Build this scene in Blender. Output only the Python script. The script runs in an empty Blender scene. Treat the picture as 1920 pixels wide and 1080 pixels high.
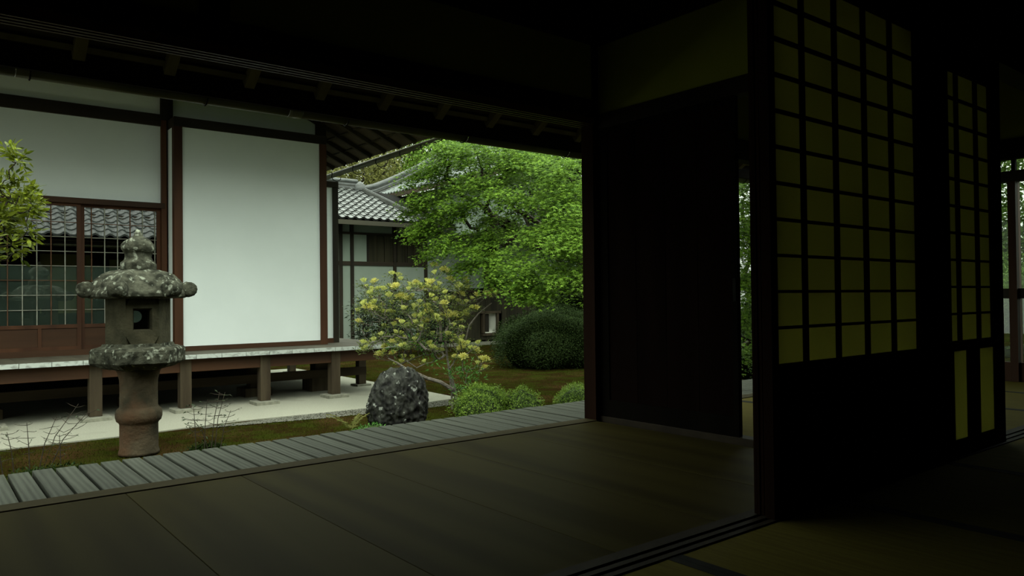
import bpy, bmesh, math, random
import numpy as np
from math import sin, cos, pi, radians, sqrt, atan2
from mathutils import Vector, Matrix
from mathutils import noise as mnoise
random.seed(7); rng = np.random.default_rng(11)
S = bpy.context.scene
COL = S.collection

# ------------------------------------------------------------------ camera
EYE = 0.75
F_PX = 1418.9
yaw, pitch, roll = radians(38.479), radians(.760), radians(-.626)
fw = Vector((sin(yaw)*cos(pitch), cos(yaw)*cos(pitch), sin(pitch)))
r0 = Vector((cos(yaw), -sin(yaw), 0)); u0 = r0.cross(fw)
rt = r0*cos(roll) + u0*sin(roll); up = -r0*sin(roll) + u0*cos(roll)
cam_d = bpy.data.cameras.new('camera'); cam = bpy.data.objects.new('camera', cam_d); COL.objects.link(cam)
cam_d.sensor_width = 36; cam_d.lens = 36*F_PX/1920; cam_d.clip_start = .02; cam_d.clip_end = 200
M = Matrix(((rt.x, up.x, -fw.x, 0), (rt.y, up.y, -fw.y, 0), (rt.z, up.z, -fw.z, EYE), (0, 0, 0, 1)))
cam.matrix_world = M
S.camera = cam
def at(px, py, d):
    """a point of the garden at depth d, measured on the survey photograph"""
    v = Vector((0, 0, EYE)) + (fw + rt*((px-960)/F_PX) - up*((py-540)/F_PX))*d
    return np.array(v)

# ------------------------------------------------------------------ sky, sun, exposure
w = bpy.data.worlds.new('overcast_sky'); S.world = w; w.use_nodes = True
nt = w.node_tree; nt.nodes.clear()
tc = nt.nodes.new('ShaderNodeTexCoord'); sx = nt.nodes.new('ShaderNodeSeparateXYZ')
rp = nt.nodes.new('ShaderNodeValToRGB'); bg = nt.nodes.new('ShaderNodeBackground'); wo = nt.nodes.new('ShaderNodeOutputWorld')
nt.links.new(tc.outputs['Generated'], sx.inputs[0]); nt.links.new(sx.outputs['Z'], rp.inputs[0])
nt.links.new(rp.outputs[0], bg.inputs[0]); nt.links.new(bg.outputs[0], wo.inputs[0])
e = rp.color_ramp.elements
e[0].position = 0.0; e[0].color = (.15, .17, .14, 1)
e[1].position = 1.0; e[1].color = (.90, 1.0, .88, 1)
em = e.new(.42); em.color = (.80, .89, .78, 1)
bg.inputs[1].default_value = 3.2
sd = bpy.data.lights.new('sun', 'SUN'); sd.energy = 1.6; sd.angle = radians(50); sd.color = (1, .99, .90)
so = bpy.data.objects.new('sun', sd); COL.objects.link(so)
so.rotation_euler = (radians(22), radians(-16), radians(20)); so.location = (0, 0, 20)
S.view_settings.view_transform = 'Standard'; S.view_settings.look = 'None'
S.view_settings.gamma = 1; S.view_settings.use_curve_mapping = False
S.view_settings.exposure = 0.17

# ------------------------------------------------------------------ materials
def mat(name, c1, c2=None, scale=6, stretch=(1, 1, 1), rough=.7, bump=0, bscale=None, detail=6, island=False,
        transl=0, spec=.2, rnd=0, lo=.35, hi=.65, c3=None, c3scale=3, c3lo=.6, c3hi=.68, wave=None, metal=0):
    m = bpy.data.materials.new(name); m.use_nodes = True; n = m.node_tree; L = n.links
    b = n.nodes['Principled BSDF']; b.inputs['Roughness'].default_value = rough
    b.inputs['Specular IOR Level'].default_value = spec; b.inputs['Metallic'].default_value = metal
    c2 = c2 or tuple(x*.7 for x in c1)
    tc = n.nodes.new('ShaderNodeTexCoord'); mp = n.nodes.new('ShaderNodeMapping')
    mp.inputs['Scale'].default_value = stretch
    oi = n.nodes.new('ShaderNodeObjectInfo'); va = n.nodes.new('ShaderNodeVectorMath'); va.operation = 'MULTIPLY_ADD'
    cb = n.nodes.new('ShaderNodeCombineXYZ')
    for i in range(3): L.new(oi.outputs['Random'], cb.inputs[i])
    va.inputs[1].default_value = (37, 53, 71)
    L.new(cb.outputs[0], va.inputs[0]); L.new(tc.outputs['Object'], va.inputs[2]); L.new(va.outputs[0], mp.inputs[0])
    ns = n.nodes.new('ShaderNodeTexNoise'); ns.inputs['Scale'].default_value = scale; ns.inputs['Detail'].default_value = detail
    L.new(mp.outputs[0], ns.inputs[0]); fac = ns.outputs['Fac']
    if wave:
        wv = n.nodes.new('ShaderNodeTexWave'); wv.inputs['Scale'].default_value = wave[0]; wv.inputs['Distortion'].default_value = wave[1]
        wv.bands_direction = wave[2]; wv.inputs['Detail'].default_value = 3; wv.inputs['Detail Scale'].default_value = wave[3]
        L.new(mp.outputs[0], wv.inputs[0])
        mx = n.nodes.new('ShaderNodeMath'); mx.operation = 'MULTIPLY_ADD'; mx.inputs[1].default_value = .35
        m2 = n.nodes.new('ShaderNodeMath'); m2.operation = 'MULTIPLY'; m2.inputs[1].default_value = .65
        L.new(fac, m2.inputs[0]); L.new(wv.outputs['Fac'], mx.inputs[0]); L.new(m2.outputs[0], mx.inputs[2]); fac = mx.outputs[0]
    if island:
        g = n.nodes.new('ShaderNodeNewGeometry'); fac = g.outputs['Random Per Island']; lo, hi = 0, 1
    r = n.nodes.new('ShaderNodeValToRGB'); r.color_ramp.elements[0].position = lo; r.color_ramp.elements[1].position = hi
    r.color_ramp.elements[0].color = (*c2, 1); r.color_ramp.elements[1].color = (*c1, 1); L.new(fac, r.inputs[0])
    out = r.outputs[0]
    if c3:
        n3 = n.nodes.new('ShaderNodeTexNoise'); n3.inputs['Scale'].default_value = c3scale; n3.inputs['Detail'].default_value = 8
        L.new(va.outputs[0], n3.inputs[0]); r3 = n.nodes.new('ShaderNodeValToRGB')
        r3.color_ramp.elements[0].position = c3lo; r3.color_ramp.elements[1].position = c3hi; L.new(n3.outputs['Fac'], r3.inputs[0])
        mm = n.nodes.new('ShaderNodeMixRGB'); L.new(r3.outputs[0], mm.inputs[0]); L.new(out, mm.inputs[1]); mm.inputs[2].default_value = (*c3, 1); out = mm.outputs[0]
    if rnd:
        hs = n.nodes.new('ShaderNodeHueSaturation'); ml = n.nodes.new('ShaderNodeMath'); ml.operation = 'MULTIPLY_ADD'
        ml.inputs[1].default_value = rnd; ml.inputs[2].default_value = 1-rnd/2
        L.new(oi.outputs['Random'], ml.inputs[0]); L.new(ml.outputs[0], hs.inputs['Value']); L.new(out, hs.inputs['Color']); out = hs.outputs[0]
    L.new(out, b.inputs['Base Color'])
    if bump:
        bp = n.nodes.new('ShaderNodeBump'); bp.inputs['Strength'].default_value = bump; bp.inputs['Distance'].default_value = .02
        nb = n.nodes.new('ShaderNodeTexNoise'); nb.inputs['Scale'].default_value = bscale or scale; nb.inputs['Detail'].default_value = 8
        L.new(mp.outputs[0], nb.inputs[0]); L.new(nb.outputs['Fac'], bp.inputs['Height']); L.new(bp.outputs[0], b.inputs['Normal'])
    if transl:
        t = n.nodes.new('ShaderNodeBsdfTranslucent'); ms = n.nodes.new('ShaderNodeMixShader'); ms.inputs[0].default_value = transl
        L.new(out, t.inputs[0]); L.new(b.outputs[0], ms.inputs[1]); L.new(t.outputs[0], ms.inputs[2])
        L.new(ms.outputs[0], n.nodes['Material Output'].inputs[0])
    return m
def glass(name, tint, rough=0.0, refl=.12):
    m = bpy.data.materials.new(name); m.use_nodes = True; n = m.node_tree; n.nodes.clear(); L = n.links
    o = n.nodes.new('ShaderNodeOutputMaterial'); t = n.nodes.new('ShaderNodeBsdfTransparent'); t.inputs[0].default_value = (*tint, 1)
    g = n.nodes.new('ShaderNodeBsdfGlossy'); g.inputs['Roughness'].default_value = rough
    lw = n.nodes.new('ShaderNodeFresnel'); lw.inputs[0].default_value = 1.6
    ad = n.nodes.new('ShaderNodeMath'); ad.operation = 'ADD'; ad.inputs[1].default_value = refl
    ms = n.nodes.new('ShaderNodeMixShader'); L.new(lw.outputs[0], ad.inputs[0]); L.new(ad.outputs[0], ms.inputs[0])
    L.new(t.outputs[0], ms.inputs[1]); L.new(g.outputs[0], ms.inputs[2]); L.new(ms.outputs[0], o.inputs[0]); return m

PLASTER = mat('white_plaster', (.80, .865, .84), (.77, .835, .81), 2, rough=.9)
PLASTER_IN = mat('ochre_inner_plaster', (.24, .26, .03), (.22, .24, .028), 3, rough=.95)
WOOD_RED = mat('reddish_brown_timber', (.078, .031, .013), (.040, .016, .007), 5, (1, 1, .12), rough=.6, bump=.1)
WOOD_REDH = mat('reddish_brown_rail_timber', (.060, .027, .012), (.032, .015, .007), 5, (.12, 1, 1), rough=.6, bump=.1)
WOOD_DK = mat('dark_timber', (.026, .020, .011), (.012, .010, .006), 5, (1, 1, .15), rough=.7)
WOOD_DKH = mat('dark_beam_timber', (.030, .022, .013), (.014, .011, .007), 5, (.12, 1, 1), rough=.6)
WOOD_GREY = mat('weathered_post_timber', (.075, .058, .034), (.032, .023, .013), 8, (1, 1, .1), rough=.85, bump=.15)
WOOD_GREYH = mat('weathered_beam_timber', (.05, .036, .021), (.025, .018, .010), 6, (.1, 1, 1), rough=.85)
PLANK = mat('silver_grey_planking', (.115, .122, .094), (.07, .075, .056), 46, (1, .07, 1), rough=.8, bump=.35, bscale=70, rnd=.30, wave=(14, 9, 'X', .5), lo=.3, hi=.7)
PLANK2 = mat('hall_deck_planking', (.10, .092, .065), (.07, .063, .045), 8, (1, .15, 1), rough=.7, rnd=.15)
ENDGRAIN = mat('whitened_plank_end', (.46, .50, .46), (.27, .29, .26), 16, (1, 1, 2), rough=.9, lo=.36, hi=.5)
BOARD = mat('polished_floor_board', (.052, .043, .013), (.035, .028, .009), 7, (1, .10, 1), rough=.52, rnd=.22, wave=(1.1, 14, 'X', 1.6), lo=.3, hi=.7, spec=.07, bump=.04, bscale=10)
SILL = mat('worn_sill_timber', (.060, .048, .020), (.040, .032, .013), 8, (.1, 1, 1), rough=.7, spec=.2)
BLACKSILL = mat('dark_sill_timber', (.03, .022, .012), (.02, .014, .008), 8, rough=.7, spec=.15)
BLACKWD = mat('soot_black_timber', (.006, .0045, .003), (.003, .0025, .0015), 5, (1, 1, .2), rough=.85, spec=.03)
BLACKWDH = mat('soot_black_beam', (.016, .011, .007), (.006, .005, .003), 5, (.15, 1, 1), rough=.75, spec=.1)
for m_ in (BOARD, SILL): m_.node_tree.nodes['Principled BSDF'].inputs['IOR'].default_value = 1.2
RAFTER = mat('grey_brown_rafter', (.17, .15, .08), (.12, .10, .055), 9, (1, .2, 1), rough=.8, rnd=.2)
HALLRAF = mat('hall_rafter', (.05, .042, .022), (.03, .025, .014), 9, rough=.9, rnd=.5)
SHEATH = mat('eave_sheathing', (.075, .06, .035), (.045, .035, .02), 5, (.15, 1, 1), rough=.85)
GUTTER = mat('dull_copper_gutter', (.11, .11, .065), (.075, .078, .045), 4, rough=.5, metal=.15)
PAPER = mat('shoji_paper', (.76, .75, .30), (.73, .72, .29), 3, rough=.95, transl=.43)
PAPER_W = mat('pale_window_paper', (.26, .31, .27), (.23, .28, .24), 4, rough=.95)
TATAMI = mat('tatami_rush', (.15, .125, .02), (.118, .095, .015), 60, (1, .08, 1), rough=.9, spec=.1)
CLOTH = mat('black_border_cloth', (.012, .012, .010), (.008, .008, .007), 20, rough=.9)
STONE = mat('lichen_granite', (.068, .070, .048), (.010, .011, .006), 14, rough=.95, bump=.9, bscale=22, c3=(.24, .26, .20), c3scale=20, c3lo=.57, c3hi=.68)
STONE_SH = mat('rust_stained_shaft_stone', (.075, .058, .034), (.025, .022, .012), 5, rough=.9, bump=.5, bscale=30, c3=(.085, .042, .02), c3scale=3, c3lo=.45, c3hi=.7)
STONE_FB = mat('smooth_firebox_stone', (.055, .050, .028), (.026, .025, .013), 8, rough=.9, bump=.4, bscale=40)
ROCK = mat('black_garden_rock', (.050, .053, .042), (.006, .006, .005), 12, (1.6, 1, .8), rough=.75, bump=1, bscale=14, c3=(.27, .29, .25), c3scale=13, c3lo=.62, c3hi=.665, lo=.38, hi=.68)
FOOT = mat('pale_foundation_stone', (.26, .26, .20), (.18, .18, .14), 20, rough=.95)
GRAVEL = mat('raked_white_gravel', (.36, .36, .285), (.30, .30, .235), 60, rough=1, bump=.3, bscale=120, c3=(.28, .28, .22), c3scale=1.2)
PEBBLE = mat('grey_pebble', (.20, .20, .16), (.04, .04, .03), island=True, rough=.9)
SOIL = mat('mossy_ground', spec=0, c1=(.022, .027, .004), c2=(.020, .013, .004), scale=3.5, rough=1, bump=.5, bscale=60, lo=.42, hi=.58, c3=(.045, .024, .010), c3scale=1.4, c3lo=.5, c3hi=.7)
MOSS = mat('moss_tuft', (.058, .075, .007), (.026, .022, .004), island=True, rough=.9, transl=.2, spec=0)
MAPLE = mat('maple_leaf_green', (.19, .33, .030), (.030, .080, .006), island=True, rough=.6, transl=.32, spec=.15)
MAPLE_L = mat('maple_leaf_light_green', (.20, .34, .035), (.10, .20, .018), 3, rough=.6, transl=.32, rnd=.5, spec=.15)
LAUREL = mat('yellow_green_broad_leaf', (.21, .25, .018), (.06, .09, .008), 3, rough=.4, transl=.35, rnd=.8)
LAUREL_S = mat('yellow_green_broad_leaves', (.19, .23, .018), (.035, .055, .006), island=True, rough=.4, transl=.35)
AZLEAF = mat('azalea_leaf', (.20, .24, .07), (.07, .11, .025), island=True, rough=.6, transl=.3)
AZGREEN = mat('azalea_low_green_leaf', (.12, .30, .06), (.06, .17, .03), island=True, rough=.6, transl=.3)
AZBLOOM = mat('yellow_azalea_petal', (.84, .80, .24), (.70, .68, .26), 9, rough=.6, transl=.35, rnd=.3)
AZBUD = mat('pale_azalea_bud', (.78, .78, .26), (.58, .64, .18), 9, rough=.6, transl=.3, rnd=.3)
BARK = mat('grey_twig_bark', (.22, .20, .17), (.10, .085, .065), 30, rough=.9)
BARK_D = mat('dark_bark', (.05, .04, .028), (.025, .02, .014), 20, rough=.9)
BOX_G = mat('fresh_clipped_leaf', (.25, .38, .05), (.07, .14, .016), island=True, rough=.5, transl=.3)
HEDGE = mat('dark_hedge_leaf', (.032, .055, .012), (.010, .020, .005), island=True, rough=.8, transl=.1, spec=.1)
NANDINA = mat('dark_blue_green_leaf', (.045, .07, .030), (.012, .022, .009), island=True, rough=.7, spec=.2)
FARLEAF = mat('far_yellow_green_leaf', (.30, .31, .09), (.07, .08, .02), island=True, rough=.6, transl=.35)
FARLEAF2 = mat('far_bright_green_leaf', (.22, .36, .05), (.07, .15, .015), island=True, rough=.6, transl=.35)
FERN = mat('fern_frond', (.30, .30, .09), (.18, .2, .05), island=True, rough=.7, transl=.3)
TILE = mat('silver_roof_tile', (.13, .14, .13), (.085, .095, .088), 5, rough=.34, rnd=.3, spec=.6)
TILE_D = mat('dark_roof_tile', (.06, .063, .055), (.035, .037, .032), 5, rough=.5, rnd=.3)
TILE_EDGE = mat('shaded_tile_edge', (.018, .019, .016), (.010, .011, .009), 6, rough=.9)
TILE_P = mat('pale_roof_tile', (.22, .25, .235), (.18, .20, .19), 5, rough=.5)
RIDGE = mat('ridge_tile', (.13, .14, .135), (.08, .085, .08), 6, (1, 1, 6), rough=.55)
BOARDDK = mat('dark_clad_board', (.034, .030, .016), (.018, .017, .009), 8, (1, 1, .1), rough=.9, rnd=.4)
PLASTER_SH = mat('shaded_white_plaster', (.24, .29, .235), (.22, .265, .215), 2, rough=.9)  # white plaster, its colour darkened for the eave shade
MUNW = mat('pale_muntin', (.30, .31, .25), (.20, .195, .15), 10, rough=.7)
MUNO = mat('orange_brown_muntin', (.13, .062, .03), (.08, .036, .018), 10, rough=.7)
GLASS = glass('window_glass', (.80, .84, .82), 0, .10)
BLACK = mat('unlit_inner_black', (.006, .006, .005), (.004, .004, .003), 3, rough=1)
VENTW = mat('white_vent_plaster', (.68, .68, .58), (.6, .6, .52), 5, rough=.9)
IRON = mat('black_iron', (.012, .012, .010), (.007, .007, .006), 12, rough=.8, spec=.1)

# ------------------------------------------------------------------ helpers
def wloc(o):
    v = Vector((0, 0, 0))
    while o is not None: v += o.location; o = o.parent
    return v
class MB:
    def __init__(s): s.v = []; s.f = []
    def add(s, vs, fs):
        k = len(s.v); s.v += [tuple(v) for v in vs]; s.f += [tuple(i+k for i in f) for f in fs]; return s
    def box(s, x0, x1, y0, y1, z0, z1, bev=0):
        if bev:
            b = bev
            xs = [(x0+b, x1-b, y0+b, y1-b, z0), (x0, x1, y0, y1, z0+b), (x0, x1, y0, y1, z1-b), (x0+b, x1-b, y0+b, y1-b, z1)]
            vs = []
            for (a, c, d, e_, z) in xs: vs += [(a, d, z), (c, d, z), (c, e_, z), (a, e_, z)]
            fs = [(3, 2, 1, 0), (12, 13, 14, 15)]
            for k in range(3):
                for i in range(4): fs.append((4*k+i, 4*k+(i+1) % 4, 4*k+4+(i+1) % 4, 4*k+4+i))
            return s.add(vs, fs)
        return s.add([(x0, y0, z0), (x1, y0, z0), (x1, y1, z0), (x0, y1, z0), (x0, y0, z1), (x1, y0, z1), (x1, y1, z1), (x0, y1, z1)],
                     [(3, 2, 1, 0), (4, 5, 6, 7), (0, 1, 5, 4), (1, 2, 6, 5), (2, 3, 7, 6), (3, 0, 4, 7)])
    def bar(s, a, b, wd, ht, upv=(0, 0, 1)):
        a = Vector(a); b = Vector(b); d = (b-a).normalized(); sd_ = d.cross(Vector(upv)).normalized(); u = sd_.cross(d)
        vs = []
        for p in (a, b):
            for (i, j) in ((-1, -1), (1, -1), (1, 1), (-1, 1)): vs.append(p + sd_*i*wd/2 + u*j*ht/2)
        return s.add(vs, [(0, 1, 2, 3), (7, 6, 5, 4), (0, 4, 5, 1), (1, 5, 6, 2), (2, 6, 7, 3), (3, 7, 4, 0)])
    def tube(s, pts, rad, n=6, caps=True):
        pts = [Vector(p) for p in pts]
        if not hasattr(rad, '__len__'): rad = [rad]*len(pts)
        vs = []
        for i, p in enumerate(pts):
            d = (pts[min(i+1, len(pts)-1)] - pts[max(i-1, 0)])
            d = d.normalized() if d.length > 1e-9 else Vector((0, 0, 1))
            a = d.cross(Vector((0, 0, 1)) if abs(d.z) < .9 else Vector((1, 0, 0))).normalized(); b = d.cross(a)
            for k in range(n):
                t = 2*pi*k/n; vs.append(p + (a*cos(t) + b*sin(t))*rad[i])
        fs = []
        for i in range(len(pts)-1):
            for k in range(n): fs.append((i*n+k, i*n+(k+1) % n, (i+1)*n+(k+1) % n, (i+1)*n+k))
        if caps: fs.append(tuple(range(n-1, -1, -1))); fs.append(tuple((len(pts)-1)*n+k for k in range(n)))
        return s.add(vs, fs)
    def lathe(s, c, prof, n=32, rot=0, wob=0):
        vs = []; fs = []
        for (r, z) in prof:
            for k in range(n):
                t = rot+2*pi*k/n; q = r*(1+(random.uniform(-wob, wob) if wob else 0)); vs.append((c[0]+q*cos(t), c[1]+q*sin(t), c[2]+z))
        for i in range(len(prof)-1):
            for k in range(n): fs.append((i*n+k, i*n+(k+1) % n, (i+1)*n+(k+1) % n, (i+1)*n+k))
        fs.append(tuple(range(n-1, -1, -1))); fs.append(tuple((len(prof)-1)*n+k for k in range(n)))
        return s.add(vs, fs)
    def build(s, name, m, parent=None, smooth=False, **props):
        me = bpy.data.meshes.new(name); off = wloc(parent) if parent is not None else Vector((0, 0, 0))
        me.from_pydata([(v[0]-off.x, v[1]-off.y, v[2]-off.z) for v in s.v], [], s.f); me.update()
        bm = bmesh.new(); bm.from_mesh(me); bmesh.ops.recalc_face_normals(bm, faces=bm.faces); bm.to_mesh(me); bm.free()
        if smooth: me.shade_smooth()
        me.materials.append(m); o = bpy.data.objects.new(name, me); COL.objects.link(o); o.parent = parent
        for k, v in props.items(): o[k] = v
        return o
def thing(name, loc, label, cat, group=None, kind=None):
    o = bpy.data.objects.new(name, None); COL.objects.link(o); o.location = loc; o.empty_display_size = .1
    if label: o['label'] = label
    if cat: o['category'] = cat
    if group: o['group'] = group
    if kind: o['kind'] = kind
    return o
def inst(src, parent, loc, rot=None, scale=None, name=None, m=None):
    """a copy of a part, sharing its mesh"""
    o = src.copy(); COL.objects.link(o); o.parent = parent; o.location = loc
    if rot is not None: o.rotation_euler = rot
    if scale is not None: o.scale = (scale,)*3 if not hasattr(scale, '__len__') else scale
    return o
def proto(name, m, vs, fs, smooth=False):
    me = bpy.data.meshes.new(name); me.from_pydata(vs, [], fs); me.update(); me.materials.append(m)
    if smooth: me.shade_smooth()
    return me
def place(me, name, parent, loc, rot=(0, 0, 0), scale=1, **props):
    o = bpy.data.objects.new(name, me); COL.objects.link(o); o.parent = parent
    o.location = Vector(loc) - (wloc(parent) if parent is not None else Vector((0, 0, 0)))
    if isinstance(rot, Matrix): o.rotation_euler = rot.to_euler()
    else: o.rotation_euler = rot
    o.scale = (scale,)*3 if not hasattr(scale, '__len__') else scale
    for k, v in props.items(): o[k] = v
    return o
def scatter(name, tv, tf, P, R, sc, m, parent=None, **props):
    """P (N,3) positions, R (N,3,3) rotations, sc (N,) sizes -> one mesh"""
    tv = np.array(tv, float); tf = np.array(tf); N = len(P); nv = len(tv)
    V = np.einsum('nij,vj->nvi', R, tv)*np.asarray(sc)[:, None, None] + np.asarray(P)[:, None, :]
    if parent is not None: V = V - np.array(wloc(parent))
    Fc = (tf[None] + (np.arange(N)*nv)[:, None, None]).reshape(-1, tf.shape[1])
    me = bpy.data.meshes.new(name); me.vertices.add(N*nv); me.vertices.foreach_set('co', V.reshape(-1))
    k = tf.shape[1]; me.loops.add(len(Fc)*k); me.loops.foreach_set('vertex_index', Fc.reshape(-1).astype(np.int32))
    me.polygons.add(len(Fc)); me.polygons.foreach_set('loop_start', np.arange(len(Fc), dtype=np.int32)*k)
    me.update(calc_edges=True); me.materials.append(m)
    o = bpy.data.objects.new(name, me); COL.objects.link(o); o.parent = parent
    for a, b in props.items(): o[a] = b
    return o
def frames(Z, X=None):
    """rotation matrices whose z axis is Z, x axis near X (or random)"""
    Z = Z/np.linalg.norm(Z, axis=1, keepdims=True)
    if X is None: X = rng.normal(size=Z.shape)
    X = X - (X*Z).sum(1, keepdims=True)*Z; X /= np.linalg.norm(X, axis=1, keepdims=True)+1e-9
    Y = np.cross(Z, X); return np.stack([X, Y, Z], axis=2)
def mrot(A): return Matrix([list(map(float, r)) for r in A])
# leaf shapes (stem at origin, tip along +x), triangles only
def maple_leaf():
    vs = [(0, 0, 0)]; fs = []
    angs = [-105, -58, 0, 58, 105]; ln = [.42, .78, 1, .78, .42]
    out = []
    for i, (a, l) in enumerate(zip(angs, ln)):
        out.append((l*cos(radians(a))*.5+.02, l*sin(radians(a))*.5, -.05*l))
        if i < 4:
            b = (a+angs[i+1])/2; out.append((.17*cos(radians(b))+.02, .17*sin(radians(b)), .015))
    vs += out
    for i in range(len(out)-1): fs.append((0, i+1, i+2))
    return vs, fs
MLV, MLF = maple_leaf()
OV = [(0, 0, 0), (.35, .17, .03), (.35, -.17, .03), (.72, .13, .0), (.72, -.13, .0), (1, 0, -.08), (.5, 0, .0)]
OF = [(0, 6, 1), (0, 2, 6), (1, 6, 3), (2, 4, 6), (3, 6, 5), (6, 4, 5)]          # oval leaf
SV = [(0, 0, 0), (.4, .16, .04), (.4, -.16, .04), (1, 0, -.02)]; SF = [(0, 2, 1), (1, 2, 3)]   # small leaf
BV = [(-.12, 0, 0), (.12, 0, 0), (.0, .05, 1)]; BF = [(0, 1, 2)]                 # blade

def grow(base, targets, jit=.12, pull=.45, steps=4):
    """grows branches from base to every target; returns nodes, parents, radii"""
    nodes = [np.array(b, float) for b in base]; par = [-1]+list(range(len(base)-1)); path = [0.]
    for i in range(1, len(nodes)): path.append(path[-1]+np.linalg.norm(nodes[i]-nodes[i-1]))
    start = nodes[0]
    for t in sorted(targets, key=lambda q: np.linalg.norm(np.array(q)-start)):
        A = np.array(nodes); d = np.linalg.norm(A-t, axis=1) + pull*np.array(path)
        d[0] += .2; k = int(np.argmin(d)); a = nodes[k]; L = np.linalg.norm(t-a); prev = k
        for s in range(1, steps+1):
            f_ = s/steps; p = a+(t-a)*f_
            if s < steps: p = p+rng.normal(size=3)*L*jit*sin(pi*f_)*.5+np.array([0, 0, -.06*L*sin(pi*f_)])
            nodes.append(p); par.append(prev); path.append(path[prev]+L/steps); prev = len(nodes)-1
    cnt = np.zeros(len(nodes)); kids = np.zeros(len(nodes), int)
    for i in range(len(nodes)):
        if par[i] >= 0: kids[par[i]] += 1
    for i in range(len(nodes)-1, 0, -1):
        if kids[i] == 0: cnt[i] = 1
    for i in range(len(nodes)-1, 0, -1):
        cnt[par[i]] += cnt[i]
    return nodes, par, cnt
def branches(nodes, par, cnt, r1, p=.45, n=5, lo=0, hi=1e9, rmax=1.):
    b = MB()
    for i in range(1, len(nodes)):
        j = par[i]
        if j < 0 or not (lo <= cnt[i] < hi): continue
        ra = min(rmax, r1*max(cnt[j], 1)**p) if cnt[j] < 3*cnt[i] else min(rmax, r1*cnt[i]**p*1.15); rb = min(rmax, r1*cnt[i]**p)
        b.tube([nodes[j], nodes[i]], [ra, rb], n, caps=False)
    return b

# ================================================================== GROUND
G = -.6
MB().box(-14, 42, 4.02, 52, G-.3, G-.012).build('ground', SOIL, kind='structure')
MB().box(-14, 42, -14, 4.02, G-.3, G-.02).build('ground_under_house', SOIL, kind='structure')
g = MB()
poly = [(-6, 8.5), (1.7, 8.46), (2.9, 8.62), (4.2, 8.52), (5.2, 8.44), (5.86, 8.56), (5.92, 9.6), (5.98, 12.9), (5.98, 14.5), (-6, 14.5)]
n_ = len(poly); g.add([(x, y, G) for x, y in poly]+[(x, y, G-.05) for x, y in poly], [tuple(range(n_)), tuple(range(2*n_-1, n_-1, -1))]+[(i, n_+i, n_+(i+1) % n_, (i+1) % n_) for i in range(n_)])
g.build('gravel_path', GRAVEL, kind='structure')
# grey pebbles along the edge of the white gravel
N = 6000; X = rng.uniform(2.45, 5.6, N); fr = np.clip((X-2.5)/1.3, 0, 1)
Yp = 8.56-.02-rng.uniform(0, 1, N)*(.06+.36*fr)+.05*np.sin(X*2)-.03
P = np.stack([X, Yp, np.full(N, G-.004)], 1)
pv = [(1, 0, 0), (0, 1, 0), (-1, 0, 0), (0, -1, 0), (0, 0, .8)]; pf = [(0, 1, 4), (1, 2, 4), (2, 3, 4), (3, 0, 4)]
scatter('pebbles', pv, pf, P, frames(np.tile([0, 0, 1.], (N, 1))+rng.normal(size=(N, 3))*.2), rng.uniform(.005, .011, N), PEBBLE, kind='stuff',
        label='grey pebbles in a strip between the white gravel and the moss', category='pebbles')
# moss
def in_strip(x): return 8.36 - .10*np.clip((x-2.5)/1.5, 0, 1)*2
N = 110000; X = rng.uniform(-1.2, 9.5, N); Y = rng.uniform(4.05, 8.5, N)**1.0
keep = Y < in_strip(X)+rng.normal(size=N)*.03
X, Y = X[keep], Y[keep]; N = len(X)
scatter('moss_strip', BV, BF, np.stack([X, Y, np.full(N, G-.012)], 1), frames(np.tile([0, 0, 1.], (N, 1))+rng.normal(size=(N, 3))*.45), rng.uniform(.010, .026, N), MOSS, kind='stuff',
        label='green and russet moss between the near veranda and the white gravel', category='moss')
N = 80000; X = rng.uniform(6.05, 16, N); Y = rng.uniform(8.5, 17.6, N)
scatter('moss_lawn', BV, BF, np.stack([X, Y, np.full(N, G-.012)], 1), frames(np.tile([0, 0, 1.], (N, 1))+rng.normal(size=(N, 3))*.5), rng.uniform(.012, .026, N), MOSS, kind='stuff',
        label='dim mossy lawn behind the azalea, reaching the far building', category='moss')

# ================================================================== OUR ROOM
# ---- wooden floor of the wide inner veranda, boards run towards the garden
fl = thing('floor', (0, 1.56, 0), None, None, kind='structure')
xs = [-3.2, -2.75, -2.28, -1.8, -1.32, -.86, -.38, .1, .66, 1.11, 1.62, 2.1, 2.6, 3.25]
for a, b in zip(xs[:-1], xs[1:]):
    MB().box(a+.0012, b-.0012, 1.56, 3.278, -.04, 0, .001).build('board', BOARD, fl)
MB().box(-3.2, 3.25, 1.56, 3.278, -.08, -.041).build('subfloor', BLACK, fl)
# garden sill
MB().box(-3.2, 7.3, 3.282, 3.388, -.05, .004, .002).build('trim_1', SILL, kind='structure')
# sill of the sliding screens with two grooves
b = MB()
for y0, y1, z1 in ((1.43, 1.452, .004), (1.452, 1.470, -.002), (1.470, 1.492, .004), (1.492, 1.510, -.002), (1.510, 1.556, .004)): b.box(-3.2, 7.3, y0, y1, -.05, z1)
b.build('trim_2', BLACKSILL, kind='structure')
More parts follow.
